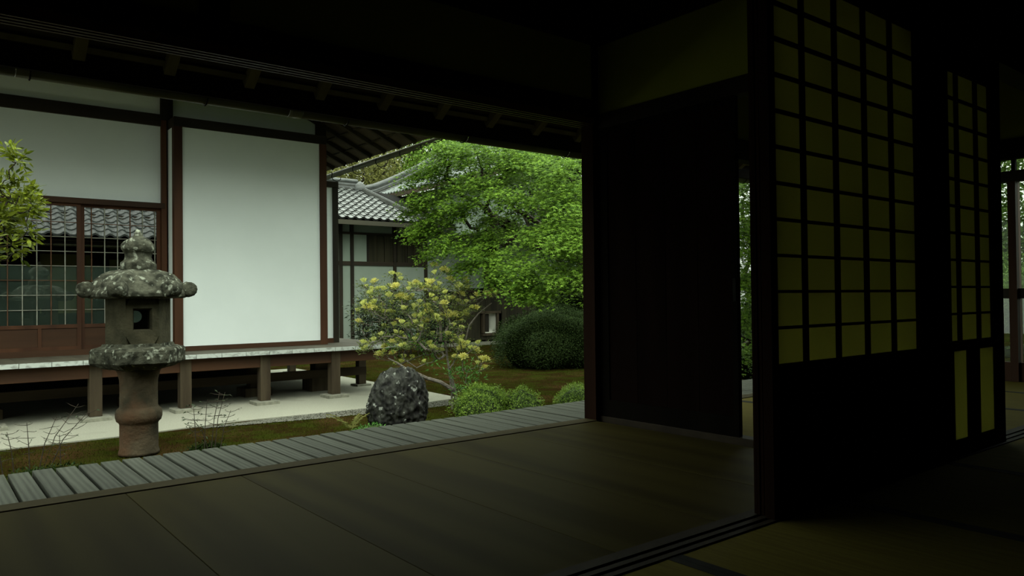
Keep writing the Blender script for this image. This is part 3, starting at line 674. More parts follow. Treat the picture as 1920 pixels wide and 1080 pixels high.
MB().box(11.3, 18.6, YF-.30, YF, G-.02, G+.07).build('stone_kerb', FOOT, fb)
vt = MB().box(13.22, 13.30, YF-.12, YF, -.30, .36).box(13.74, 13.82, YF-.12, YF, -.30, .36).box(13.16, 13.88, YF-.14, YF, .30, .37).box(13.22, 13.82, YF-.12, YF, -.36, -.28).build('vent_frame', WOOD_GREY, fb)
V0 = (13.30, 13.74, -.28, .30)
MB().add([(V0[0], YF-.06, V0[2]), (V0[1], YF-.06, V0[2]), (V0[1], YF-.06, V0[3]), (V0[0], YF-.06, V0[3]),
          (13.32, YF+.07, -.10), (13.53, YF+.07, -.10), (13.53, YF+.07, .19), (13.32, YF+.07, .19)], [(0, 1, 5, 4), (1, 2, 6, 5), (2, 3, 7, 6), (3, 0, 4, 7)]).build('vent_reveal', VENTW, fb, label='white splayed reveal of the small vent')
MB().box(13.32, 13.53, YF+.071, YF+.08, -.10, .19).build('vent_opening', BLACK, fb)
MB().box(6.5, 19, YF+.2, 22, G, .5).build('core', BLACK, fb)

# low tiled roof of the far wing
SILLG = mat('grey_eave_board', (.052, .050, .034), (.036, .035, .024), 6, (.1, 1, 1), rough=.85)
lr = thing('low_tiled_roof', (10, 18.5, 2.8), 'low roof of wavy silver-grey tiles over the far wing', 'roof')
RS = .5; y_e = 17.35; z_e = 2.80
tv = []; tf = []; TW = .232; TL = .245
for j, (yy, dz) in enumerate(((0, -.040), (0, 0.018), (TL+.03, -.016))):
    for p in prof+[(1, .045)]: tv.append((p[0]*TW, yy, p[1]*.9+dz))
for q in range(2):
    for i in range(7): tf.append((q*8+i, q*8+i+1, (q+1)*8+i+1, (q+1)*8+i))
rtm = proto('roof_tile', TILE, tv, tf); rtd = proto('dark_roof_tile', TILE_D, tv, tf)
rtm.materials.append(TILE_EDGE)  # shade of the front lips and joints put into the tile colour
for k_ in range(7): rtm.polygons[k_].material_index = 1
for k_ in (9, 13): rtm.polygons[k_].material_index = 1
ang = atan2(RS, 1)
for r_ in range(10):
    yy = y_e+r_*TL*cos(ang)
    for c_ in range(15):
        x = 7.35+c_*TW
        lim = 10.80-(yy-y_e)*.36
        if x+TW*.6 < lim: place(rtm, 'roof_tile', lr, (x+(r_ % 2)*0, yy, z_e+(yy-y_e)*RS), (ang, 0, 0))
for r_ in range(5):  # right section in shadow, its shade put into a darker tile colour
    yy = y_e+r_*TL*cos(ang)
    for c_ in range(12):
        x = 10.72+c_*TW; lim = 10.80-(yy-y_e)*.36
        place(rtd, 'roof_tile', lr, (x-(yy-y_e)*.3, yy, z_e+(yy-y_e)*RS-.02), (ang, 0, 0))
ytop = y_e+10*TL*cos(ang); ztop = z_e+(ytop-y_e)*RS
slab([(6.3, y_e+.03, z_e-.07), (19, y_e+.03, z_e-.07), (10.6, ytop, ztop-.07), (6.3, ytop, ztop-.07)], .03, 'roof_deck', BLACK, lr)
slab([(10.0, y_e+.03, z_e-.08), (19, y_e+.03, z_e-.08), (19, y_e+1.3, z_e+.55), (10.0, y_e+1.3, z_e+.55)], .03, 'roof_deck', BLACK, lr)
MB().box(6.3, 19, y_e-.03, y_e+.02, z_e-.16, z_e-.045).build('fascia_board', SILLG, lr)
for i in range(18): MB().bar((6.6+i*.45, y_e+.03, z_e-.12), (6.6+i*.45, YF+.1, z_e-.12+.8*RS*.3), .05, .05).build('rafter', WOOD_DK, lr)
# ridge courses
for i in range(5):
    MB().box(6.3, 9.93-.0*i, ytop-.10+.02*i, ytop+.12-.02*i, ztop-.04+i*.048, ztop+i*.048+.002).build('ridge_course', RIDGE if i % 2 else TILE_D, lr)
MB().tube([(6.3, ytop, ztop+.22), (9.95, ytop, ztop+.22)], .055, 8).build('ridge_cap', TILE, lr, smooth=True)
MB().lathe((9.98, ytop-.1, ztop-.02), [(.03, -.12), (.13, -.08), (.17, .02), (.13, .14), (.06, .2), (.02, .23)], 10).build('ridge_end_ornament', RIDGE, lr, smooth=True)
for i in range(2):
    MB().bar((9.98+i*.07, ytop-.15, ztop-.02+.02*i), (10.78+i*.07, y_e-.02, z_e+.08), .06, .09).build('descending_ridge', RIDGE if i else TILE_D, lr)
# tall roof beyond
ur = thing('tall_tiled_roof', (12, 20, 4), 'tall pale tiled roof with a curved dark ridge rising behind the low roof', 'roof')
x_e = 11.1; us = .5
def uz(x): d = x-x_e; return 3.90+.42*d+.045*d*d
vs = []; fs = []; nr = 26; ncol = 34; TWU = .17
yv = 20.5
ucols = [yv-(c+p[0])*TWU for c in range(ncol) for p in ((0, .05), (.18, .05), (.3, .0), (.7, -.0), (.85, .0))]; uh = [h for c in range(ncol) for h in (.035, .035, 0, 0, 0)]
nU = len(ucols)
for r_ in range(nr):
    x1 = x_e+r_*.15; x2 = x1+.16
    for (x, dz) in ((x1, -.02), (x1, .014), (x2, 0)):
        for a, h in zip(ucols, uh): vs.append((x, a, uz(x)+h+dz+.05*max(0, (x_e+.8-x))*0))
    o_ = r_*3*nU
    for q in range(2):
        for i in range(nU-1): fs.append((o_+q*nU+i, o_+q*nU+i+1, o_+(q+1)*nU+i+1, o_+(q+1)*nU+i))
MB().add(vs, fs).build('roof_tiles', TILE_P, ur, kind='stuff')
for i in range(5):
    rad = .035 if i < 4 else .06
    pts = [(x_e-.55+.25*t, yv+.05, uz(x_e-.55+.25*t)+.05+i*.07+(.03 if t < 2 else 0)) for t in range(20)]
    for k in range(0, 1): MB().tube(pts, [rad+.012]*len(pts), 8).build('ridge_course', RIDGE if i % 2 == 0 else TILE_D, ur, smooth=True)
b = MB(); b.bar((x_e+.02, 14, uz(x_e)-.09), (x_e+.02, yv, uz(x_e)-.09), .04, .12); b.build('fascia_board', WOOD_GREYH, ur)
MB().box(x_e+.7, 16, 14.3, yv-.1, 2.5, uz(x_e)).build('upper_wall', PLASTER_SH, ur)
slab([(x_e+.02, 14, uz(x_e)-.05), (x_e+.02, yv, uz(x_e)-.05), (x_e+4, yv, uz(x_e+4)-.95), (x_e+4, 14, uz(x_e+4)-.95)], .03, 'roof_deck', BLACK, ur)
for i in range(12): MB().bar((x_e+.1, 15+i*.45, uz(x_e)-.08), (x_e+.9, 15+i*.45, uz(x_e)+.15), .06, .07).build('rafter', WOOD_GREY, ur)

# ================================================================== STONE LANTERN
LX, LY = 1.60, 7.40
ln = thing('stone_lantern', (LX, LY, G), 'tall mossy stone lantern with hexagonal roof, standing in front of the glazed doors', 'lantern')
rot = radians(-4.2)
MB().lathe((LX, LY, 0), [(.17, G), (.168, G+.02), (.158, G+.05), (.158, -.335), (.165, -.32), (.182, -.305), (.192, -.27), (.192, -.235), (.182, -.205), (.165, -.19), (.156, -.175), (.154, -.02), (.158, .06), (.175, .13), (.205, .175)], 40, wob=.004).build('shaft', STONE_SH, ln, smooth=True)
def hexring(r, z, lift=0, n=6, sub=4, bulge=0):
    pts = []
    for i in range(6):
        a0 = rot+i*pi/3; a1 = rot+(i+1)*pi/3
        for s_ in range(sub):
            t = s_/sub; x = r*((1-t)*cos(a0)+t*cos(a1)); y = r*((1-t)*sin(a0)+t*sin(a1))
            cnr = abs(2*t-1)**3
            pts.append((LX+x, LY+y, z+lift*cnr))
    return pts
def hexloft(prof, lift=None):
    b = MB(); vs = []; fs = []; n = 24
    for i, (r, z) in enumerate(prof): vs += hexring(r, z, lift[i] if lift else 0)
    for i in range(len(prof)-1):
        for k in range(n): fs.append((i*n+k, i*n+(k+1) % n, (i+1)*n+(k+1) % n, (i+1)*n+k))
    fs.append(tuple(range(n))); fs.append(tuple((len(prof)-1)*n+k for k in range(n)))
    return b.add(vs, fs)
def roughen(o, amt, sc, sub=1):
    bm = bmesh.new(); bm.from_mesh(o.data)
    if sub: bmesh.ops.triangulate(bm, faces=[f for f in bm.faces if len(f.verts) > 4]); bmesh.ops.subdivide_edges(bm, edges=bm.edges, cuts=sub, use_grid_fill=True)
    bm.normal_update()
    for v in bm.verts:
        v.co += v.normal*(mnoise.noise(v.co*sc)*amt + mnoise.noise(v.co*sc*2.7)*amt*.5)
    bm.to_mesh(o.data); bm.free()
o = hexloft([(.20, .15), (.30, .17), (.375, .205), (.392, .22), (.395, .325), (.38, .345), (.30, .36), (.29, .385)]).build('platform', STONE, ln); roughen(o, .008, 14, 2)
# firebox: six wall slabs round a hollow, square openings front and back, round hole on one side
RF = .265; ap = RF*cos(pi/6); sw = RF
FB0, FB1 = .375, .80
def holed(i, hole):
    a = rot+(i+.5)*pi/3; nx, ny = cos(a), sin(a); tx, ty = -sin(a), cos(a); t = .055
    outer = [(-sw/2, FB0), (sw/2, FB0), (sw/2, FB1), (-sw/2, FB1)]
    def P(u_, z, d): return (LX+nx*(ap-d)+tx*u_*(1-d*.9), LY+ny*(ap-d)+ty*u_*(1-d*.9), z)
    b = MB()
    if hole is None:
        vs = [P(u_, z, 0) for u_, z in outer]+[P(u_, z, t) for u_, z in outer]
        b.add(vs, [(0, 1, 2, 3), (7, 6, 5, 4), (0, 4, 5, 1), (1, 5, 6, 2), (2, 6, 7, 3), (3, 7, 4, 0)])
    else:
        zc = (FB0+FB1)/2+.01; n = 16; hp = []; op = []
        for k in range(n):
            th = 2*pi*k/n; c_, s_ = cos(th), sin(th)
            if hole == 'square': q = 1/max(abs(c_), abs(s_)); hp.append((c_*q*.066, zc+s_*q*.085))
            else: hp.append((c_*.055, zc+.02+s_*.055))
            q = 1/max(abs(c_)/(sw/2), abs(s_)/((FB1-FB0)/2)); op.append((c_*q, (FB0+FB1)/2+s_*q))
        rings = [[P(u_, z, 0) for u_, z in op], [P(u_*1.18, zc+(z-zc)*1.15, 0) for u_, z in hp], [P(u_*1.1, zc+(z-zc)*1.1, .018) for u_, z in hp], [P(u_, z, t) for u_, z in hp], [P(u_, z, t) for u_, z in op]]
        vs = [p for r_ in rings for p in r_]; fs = []
        for r_ in range(4):
            for k in range(n): fs.append((r_*n+k, r_*n+(k+1) % n, (r_+1)*n+(k+1) % n, (r_+1)*n+k))
        b.add(vs, fs)
    return b
fbx = MB()
for i, hol in enumerate([None, 'round', 'square', None, 'square', None]):
    fbx_ = holed(i, hol); fbx.add(fbx_.v, fbx_.f)
FBO = fbx.build('firebox', STONE_FB, ln)
MB().lathe((LX, LY, 0), [(.2, .372), (.2, .384)], 6, rot=rot).build('firebox_floor', STONE_FB, ln)
o = hexloft([(.29, .782), (.385, .785), (.412, .797), (.415, .828), (.39, .862), (.35, .915), (.295, .975), (.225, 1.015), (.15, 1.042)],
            [0, 0, .0, .01, .03, .035, .025, .012, 0]).build('roof_stone', STONE, ln, smooth=True); roughen(o, .006, 12, 2)
for i in range(6):
    a = rot+i*pi/3; c = Vector((LX, LY, 0)); d = Vector((cos(a), sin(a), 0)); t_ = Vector((-sin(a), cos(a), 0))
    b = MB(); pts = [c+d*.30+Vector((0, 0, .95)), c+d*.36+Vector((0, 0, .905)), c+d*.41+Vector((0, 0, .868))]
    b.tube(pts, [.018, .024, .034], 8)
    b.tube([c+d*.42+t_*q_+Vector((0, 0, .862)) for q_ in (-.066, -.055, .055, .066)], [.05, .070, .070, .05], 14)
    q = b.build('curled_corner', STONE, ln, smooth=True); roughen(q, .008, 18, 1)
o = MB().lathe((LX, LY, 0), [(.145, 1.03), (.148, 1.04), (.148, 1.09), (.142, 1.105), (.118, 1.13), (.108, 1.155), (.112, 1.185), (.128, 1.20), (.140, 1.225), (.136, 1.262), (.115, 1.29), (.075, 1.32), (.035, 1.345), (.024, 1.38), (.018, 1.398), (.006, 1.403)], 24, wob=.01).build('jewel_finial', STONE, ln, smooth=True); roughen(o, .008, 20, 1)

# ================================================================== ROCK
bm = bmesh.new(); bmesh.ops.create_icosphere(bm, subdivisions=6, radius=1)
ax = Vector((cos(-yaw), sin(-yaw), 0)); ay = Vector((-ax.y, ax.x, 0))
for v in bm.verts:
    c = v.co.copy(); n = c.normalized()
    k = max(abs(c.x)**3, 0)
    # squarish boulder, steeper right side, rounded top-left
    q = (abs(c.x)**2.8+abs(c.y)**2.8+abs(c.z)**2.5)**(-1/2.7)
    c = c*q
    d = mnoise.fractal(n*1.8+Vector((3, 1, 7)), 1, 2, 5)*.08 + abs(mnoise.noise(Vector((n.x*4+n.z*4, n.y*5, n.z*5-n.x*3))))*-.15 + abs(mnoise.noise(Vector((n.x*11+n.z*9, n.y*11, n.z*7-n.x*8))))*-.07 + mnoise.noise(n*26)*.015
    c *= 1+d
    wdt = .325*(1-.16*max(0, c.z)); hh = .40
    sx_ = c.x*wdt+.02*c.z; 
    if c.z > .2: sx_ += .02*(c.z-.2)
    v.co = Vector((4.02, 7.02, -.36)) + ax*sx_ + ay*(c.y*.24) + Vector((0, 0, c.z*hh))
me = bpy.data.meshes.new('garden_rock'); bm.to_mesh(me); bm.free(); me.shade_smooth(); me.materials.append(ROCK)
o = bpy.data.objects.new('garden_rock', me); COL.objects.link(o)
o['label'] = 'black craggy boulder with white lichen spots beside the veranda deck'; o['category'] = 'rock'

# ================================================================== PLANTS
def mound(name, c, rad, n, leafm, lsize, label, cat='shrub', stemm=BARK_D, lumps=5, tmpl=(SV, SF), seed=1, inner=None):
    r_ = np.random.default_rng(seed)
    t = thing(name, (c[0], c[1], G), label, cat)
    c = np.array(c, float); rad = np.array(rad, float)
    lc = r_.normal(size=(lumps, 3))*rad*.35; lc[:, 2] = np.abs(lc[:, 2])*.4
    d = r_.normal(size=(n, 3)); d[:, 2] = np.where(d[:, 2] < -.5, -d[:, 2], d[:, 2]); d /= np.linalg.norm(d, axis=1, keepdims=True)
    f_ = 1+.13*np.sin(d[:, 0]*5+seed)*np.cos(d[:, 1]*6+seed*2)+.07*np.sin(d[:, 0]*13+d[:, 1]*11)
    P = c+d*rad*f_[:, None]*r_.uniform(.84, 1.03, n)[:, None]
    P = P[P[:, 2] > G]; d = (P-c)/rad
    Z = d*.5+r_.normal(size=d.shape)*.5+np.array([0, 0, .4]); Xd = d+r_.normal(size=d.shape)*.6+np.array([0, 0, .5])
    scatter('foliage', tmpl[0], tmpl[1], P, frames(Z, Xd), r_.uniform(.7, 1.3, len(P))*lsize, leafm, t, kind='stuff')
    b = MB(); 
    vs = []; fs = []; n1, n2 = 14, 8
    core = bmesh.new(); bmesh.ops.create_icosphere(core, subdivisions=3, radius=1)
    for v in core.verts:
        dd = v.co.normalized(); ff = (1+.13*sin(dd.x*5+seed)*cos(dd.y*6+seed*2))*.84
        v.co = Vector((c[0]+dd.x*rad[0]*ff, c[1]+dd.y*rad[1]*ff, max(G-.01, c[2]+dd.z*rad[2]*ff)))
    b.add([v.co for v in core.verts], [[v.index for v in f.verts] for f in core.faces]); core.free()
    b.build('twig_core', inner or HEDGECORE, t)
    return t
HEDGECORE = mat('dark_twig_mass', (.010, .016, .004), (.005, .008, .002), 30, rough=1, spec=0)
HEDGECORE2 = mat('green_twig_mass', (.05, .08, .02), (.02, .03, .01), 30, rough=1)
mound('low_shrub', (5.22, 7.16, G+.03), (.36, .30, .31), 5200, BOX_G, .030, 'bright low shrub right of the boulder, at the foot of the yellow azalea', lumps=4, seed=3, inner=HEDGECORE2)
mound('low_shrub', (5.66, 6.96, G+.02), (.25, .24, .27), 2600, BOX_G, .028, 'small bright shrub joined to the right side of the one below the azalea', seed=5, inner=HEDGECORE2)
mound('low_shrub', (6.66, 6.98, G+.0), (.42, .30, .25), 4600, BOX_G, .028, 'bright low shrub beside the dark post, right of the other two', seed=8, inner=HEDGECORE2)
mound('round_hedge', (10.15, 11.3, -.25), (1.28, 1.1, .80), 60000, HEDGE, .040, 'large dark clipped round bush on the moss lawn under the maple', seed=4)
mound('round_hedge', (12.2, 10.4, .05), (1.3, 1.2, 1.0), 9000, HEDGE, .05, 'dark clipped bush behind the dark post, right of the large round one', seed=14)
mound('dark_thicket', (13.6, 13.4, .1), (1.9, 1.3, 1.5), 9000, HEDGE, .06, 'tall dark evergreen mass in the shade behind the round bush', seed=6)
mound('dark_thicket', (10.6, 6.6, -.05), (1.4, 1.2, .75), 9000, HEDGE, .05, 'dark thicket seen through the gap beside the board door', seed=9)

# dark nandina-like shrubs in front of the far wing
def wispy(name, cx, cy, wx, wy, h, n, label, m, seed, ns=26, ls=.10):
    r_ = np.random.default_rng(seed); t = thing(name, (cx, cy, G), label, 'shrub'); b = MB(); P = []; D = []
    for i in range(ns):
        x0, y0 = cx+r_.uniform(-wx, wx)*.8, cy+r_.uniform(-wy, wy); hh = h*r_.uniform(.6, 1.0); lx, ly = r_.normal(size=2)*.12
        pts = [np.array([x0+lx*s_*s_, y0+ly*s_*s_, G+hh*s_]) for s_ in (0, .35, .7, 1)]
        b.tube(pts, [.012, .010, .007, .003], 4, caps=False)
        for q in range(int(n/ns)):
            s_ = r_.uniform(.12, 1)**.8; k = min(2, int(s_*3)); base_ = pts[k]+(pts[k+1]-pts[k])*(s_*3-k)
            dr_ = r_.normal(size=3); dr_[2] = abs(dr_[2])*.3; dr_ /= np.linalg.norm(dr_)
            P.append(base_+dr_*r_.uniform(0, .26)); D.append(dr_+np.array([0, 0, -.25]))
    b.build('stem', BARK_D, t)
    P = np.array(P); D = np.array(D)
    scatter('foliage', SV, SF, P, frames(np.tile([0, 0, 1.], (len(P), 1))+r_.normal(size=P.shape)*.5, D), r_.uniform(.6, 1.2, len(P))*ls, m, t, kind='stuff')
wispy('bamboo_shrub', 8.4, 15.6, .55, .4, 1.65, 3600, 'dark feathery shrub at the corner of the white hall, before the far wing', NANDINA, 21)
wispy('bamboo_shrub', 9.3, 15.9, .55, .4, 1.75, 3600, 'dark feathery shrub behind the left side of the yellow azalea', NANDINA, 22)
wispy('bamboo_shrub', 10.4, 16.3, .5, .4, 1.5, 2600, 'dark feathery shrub behind the middle of the yellow azalea', NANDINA, 23, ns=18)

# sprigs and fern beside the deck
def sprig(cx, cy, stems, label, leafy):
    t = thing('garden_sprig', (cx, cy, G), label, 'plant'); P = []; D = []
    for (bx_s, tx_, hz_, ty_) in stems:
        b = MB(); a = np.array([cx+bx_s, cy, G-.02]); e_ = np.array([cx+tx_, cy+ty_, G+hz_]); mid = (a+e_)/2+np.array([(bx_s-tx_)*.12, 0, .03])
        b.tube([a, mid, e_], [.0045, .0035, .002], 5)
        for s_ in (.45, .6, .72, .84, .95):
            c_ = a+(e_-a)*s_; 
            for sg in (-1, 1):
                d = np.array([sg*cos(yaw), -sg*sin(yaw), .25])+rng.normal(size=3)*.25; L_ = rng.uniform(.04, .09)
                b.tube([c_, c_+d*L_*.6+np.array([0, 0, -.004]), c_+d*L_], [.0022, .0018, .001], 4)
                for q in range(leafy): P.append(c_+d*L_*rng.uniform(.5, 1.1)); D.append(d+rng.normal(size=3)*.7)
        b.build('stem', BARK_D, t)
    P = np.array(P); D = np.array(D)
    scatter('leaves', SV, SF, P, frames(rng.normal(size=P.shape)*.5+[0, 0, 1], D), rng.uniform(.02, .042, len(P)), NANDINA, t, kind='stuff')
sprig(.78, 7.0, [(-.15, -.20, .36, 0), (-.05, -.07, .42, 0), (0, .13, .44, 0), (.02, .30, .52, .1), (.06, .38, .46, .1), (.16, .15, .30, 0), (-.22, -.30, .40, 0)], 'bare twiggy seedling at the left edge beside the deck', 1)
sprig(2.14, 7.12, [(-.13, -.15, .40, 0), (-.06, -.03, .46, 0), (0, .08, .52, 0), (.03, .16, .50, .1), (.08, .18, .34, 0), (-.02, -.16, .30, 0)], 'thin leafy seedling right of the stone lantern', 3)
t = thing('garden_fern', (3.52, 7.08, G), 'small yellowish fern beside the left foot of the boulder', 'fern')
for i in range(9):
    a = rng.uniform(-1, 1)*1.1+pi/2-yaw*0; L_ = rng.uniform(.18, .3); dx = cos(a+.3*i-1.2)*L_; b = MB()
    pts = [Vector((3.52+dx*s_, 7.08+sin(i*1.3)*.08*s_, G+.02+L_*1.0*s_*(1.25-.6*s_))) for s_ in np.linspace(0, 1, 8)]
    b.tube(pts, .0025, 4)
    for k in range(1, 8):
        p = pts[k]; l2 = .05*(1-k/9)
        for sg in (-1, 1):
            d = Vector((sg*cos(yaw)*.9, -sg*sin(yaw)*.9, .15)); q = Vector((0, 0, 1))*.006
            b.add([p-q, p+q, p+d*l2], [(0, 1, 2)])
    b.build('frond', FERN, t)
mound('ground_herb', (3.72, 6.95, G-.02), (.30, .12, .10), 500, AZGREEN, .03, 'low fresh green herb growing at the left foot of the boulder', seed=31, inner=HEDGECORE2)
mound('ground_herb', (.85, 6.95, G-.03), (.34, .18, .10), 500, HEDGE, .035, 'low dark green herb below the twiggy seedling at the left edge', seed=32)
mound('ground_herb', (2.12, 7.2, G-.03), (.20, .12, .09), 300, HEDGE, .03, 'small dark green herb at the foot of the thin leafy seedling', seed=33)

# ---- yellow azalea
az = thing('yellow_azalea', tuple(at(848, 762, 9.3))[:2]+(G,), 'yellow flowering azalea with bare grey twigs behind the boulder', 'shrub')
blo = [(640,122),(700,150),(720,160),(730,205),(650,170),(405,175),(440,185),(458,205),(310,215),(430,243),(540,225),(600,215),(630,225),(665,235),(700,265),(330,260),
 (460,300),(490,315),(440,300),(520,300),(280,355),(265,365),(300,365),(350,352),(375,385),(215,440),(210,380),(720,315),(745,310),(770,245),(835,250),(790,285),(880,290),(935,290),(975,270),(990,285),(850,310),(820,330),(860,360),(880,365),(835,375),
 (700,405),(720,395),(750,410),(780,430),(820,405),(600,355),(530,370),(610,385),(590,440),(630,420),(650,415),(540,415),(480,370),(440,435),(410,460),(460,450),(420,500),(455,505),(500,465),
 (405,555),(375,580),(440,545),(412,618),(335,630),(360,610),(450,560),(470,640),(455,665),(425,680),(520,640),(592,665),(545,580),(570,560),(720,515),(750,530),(775,540),(800,570),(805,590),(830,560),(895,562),(850,590),(905,650),(925,655),(885,680),(870,600),(805,640),(760,640),(680,600),(930,700),(640,260),(580,260),(560,240),(500,235),(380,290),(655,320),(700,340),(560,330),(620,300)]
tg = []; kinds = []
for (a, b_) in blo:
    px, py = 600+a/3, 460+b_/3; d = 9.35+rng.uniform(-.4, .35); tg.append(at(px, py, d))
    kinds.append('bloom' if ((a, b_) in ((640,122),(700,150),(720,160),(730,205),(310,215),(430,243),(460,300),(490,315),(280,355),(300,365),(975,270),(405,555),(375,580),(412,618),(800,570),(805,590),(905,650),(925,655),(540,225),(750,410),(630,225),(745,310),(265,365),(880,365),(780,430)) or rng.random() < .25) else 'bud')
extra = [at(600+rng.uniform(230, 860)/3, 460+rng.uniform(200, 600)/3, 9.35+rng.uniform(-.35, .35)) for _ in range(120)]
for p_ in extra[:80]: tg.append(p_+rng.normal(size=3)*.03); kinds.append('bud')
low = [at(830, 630, 9.3), at(790, 650, 9.4), at(870, 690, 9.2), at(880, 720, 9.2), at(860, 730, 9.1), at(815, 675, 9.3)]
b0 = at(848, 768, 9.3); b0[2] = G-.03
nodes, par, cnt = grow([b0, at(847, 735, 9.3), at(843, 700, 9.33), at(838, 665, 9.35), at(834, 625, 9.35)], tg+extra+low, jit=.22, pull=.35)
branches(nodes, par, cnt, .0036, .42, 5, lo=5, rmax=.014).build('branch', BARK, az, kind='stuff')
branches(nodes, par, cnt, .0042, .40, 4, hi=5).build('twigs', BARK, az, kind='stuff')
b = MB(); b.tube([at(848, 730, 9.25), at(825, 716, 9.2), at(800, 709, 9.15), at(782, 700, 9.1), at(762, 692, 9.05), at(745, 680, 9.1), at(728, 672, 9.2)], [.026, .024, .022, .018, .015, .010, .006], 7); b.build('low_branch', BARK, az, label='bare grey limb stretching left over the boulder')
b = MB(); b.tube([at(858, 762, 9.35), at(853, 735, 9.32), at(846, 705, 9.3)], [.03, .024, .018], 7); b.build('trunk', BARK, az)
b = MB(); b.tube([at(826, 640, 9.5), at(826, 590, 9.5), at(825, 560, 9.5)], [.02, .02, .014], 6); b.build('upright_stem', BARK, az)
b = MB(); b.tube([at(872, 640, 9.3), at(880, 610, 9.3), at(897, 588, 9.3), at(922, 568, 9.3)], [.012, .011, .009, .006], 5); b.build('side_stem', BARK, az)
# flower shapes
def bloom_mesh(nf, up_, m, nm_, open_):
    vs = []; fs = []
    for q in range(nf):
        th = q*2.4; tl = open_*(.25+.75*q/nf); ax_ = Vector((sin(tl)*cos(th), sin(tl)*sin(th), cos(tl))); u_ = ax_.orthogonal().normalized(); v_ = ax_.cross(u_)
        o_ = ax_*.2; k0 = len(vs); npet = 5
        vs.append(tuple(o_))
        for p_ in range(npet):
            a = 2*pi*p_/npet
            for da, rr, hh in ((-.42, .28*up_, .62), (0, .5*up_, .75), (.42, .28*up_, .62)):
                vs.append(tuple(o_+ax_*hh*.8+(u_*cos(a+da)+v_*sin(a+da))*rr))
            j = k0+1+3*p_; fs += [(k0, j, j+1), (k0, j+1, j+2)]
    return proto(nm_, m, vs, fs)
BL = [bloom_mesh(n, 1.1, AZBLOOM, 'blossom', .9) for n in (5, 6)]
BD = [bloom_mesh(n, .32, AZBUD, 'bud_cluster', .75) for n in (5, 6, 7)]
P = []; D = []
for p, kd in zip(tg, kinds):
    if kd == 'bloom': place(random.choice(BL), 'blossom', az, p, (rng.uniform(-.4, .4), rng.uniform(-.4, .4), rng.uniform(0, 6)), rng.uniform(.075, .10))
    else: place(random.choice(BD), 'bud_cluster', az, p, (rng.uniform(-.4, .4), rng.uniform(-.4, .4), rng.uniform(0, 6)), rng.uniform(.075, .105))
allp = np.array(tg+extra)
for p in allp:
    for q in range(34):
        d = rng.normal(size=3); d[2] = abs(d[2])*.6; d /= np.linalg.norm(d); P.append(p+d*rng.uniform(.0, .12)-np.array([0, 0, .015])); D.append(d+np.array([0, 0, .6]))
P = np.array(P); D = np.array(D)
scatter('foliage', SV, SF, P, frames(rng.normal(size=P.shape)*.6+[0, 0, 1], D), rng.uniform(.025, .05, len(P)), AZLEAF, az, kind='stuff')
P = []; D = []
for p in low+[at(868, 705, 9.15), at(890, 700, 9.1), at(845, 700, 9.2), at(780, 640, 9.3), at(735, 650, 9.3), at(905, 745, 9.0)]:
    for q in range(60):
        d = rng.normal(size=3); d /= np.linalg.norm(d); P.append(p+d*rng.uniform(.0, .16)); D.append(d+np.array([0, 0, .7]))
P = np.array(P); D = np.array(D)
scatter('low_foliage', SV, SF, P, frames(rng.normal(size=P.shape)*.6+[0, 0, 1], D), rng.uniform(.035, .065, len(P)), AZGREEN, az, kind='stuff')

# ---- maple
mp_ = thing('maple_tree', (8.9, 9.1, G), 'large spreading maple with bright green star leaves on the right of the garden', 'tree')
blobs = [(1393,345,7.9,.3),(1393,385,7.9,.3),(1395,425,7.9,.3),(1396,470,7.9,.3),(1397,520,8.0,.3),(1397,570,8.1,.3),(905,272,10.2,.36),(935,300,10.3,.36),(965,272,10.0,.38),(1000,275,9.6,.36),(870,300,10.3,.3),(925,410,10.0,.2),(1020,320,10.4,.5),(900,340,10.4,.45),(818,318,9.9,.24),(850,278,9.6,.30),(790,392,10.1,.16),(808,412,9.9,.24),(845,340,9.8,.34),(880,380,9.5,.34),(830,400,9.7,.3),(1075,350,8.5,.36),(1080,460,8.2,.34),(975,305,9.3,.38),(835,300,9.6,.40),(890,280,9.4,.42),(950,285,9.3,.42),(1010,300,9.0,.42),(1065,315,8.6,.45),(800,330,9.9,.34),(800,375,10.,.22),
 (825,370,9.7,.34),(905,345,9.3,.40),(960,365,9.0,.40),(1030,370,8.7,.42),(1080,400,8.3,.38),(860,400,9.5,.36),(815,430,9.7,.28),(830,465,9.7,.28),(865,450,9.5,.32),(900,470,9.3,.34),
 (950,480,9.0,.38),(1000,500,8.7,.40),(1050,500,8.4,.40),(1010,440,8.7,.36),(1065,450,8.3,.36),(985,525,8.7,.30),(1020,545,8.5,.20),(1080,520,8.2,.30),(940,515,9.1,.22),(880,495,9.4,.18),(995,545,8.7,.16),(925,440,9.6,.3),(1040,410,8.8,.35),(870,320,10.2,.5),(950,330,10.2,.5),(1040,350,10,.5),(960,420,10.3,.3)]
BC = [(at(a, b_, d), r_) for a, b_, d, r_ in blobs]
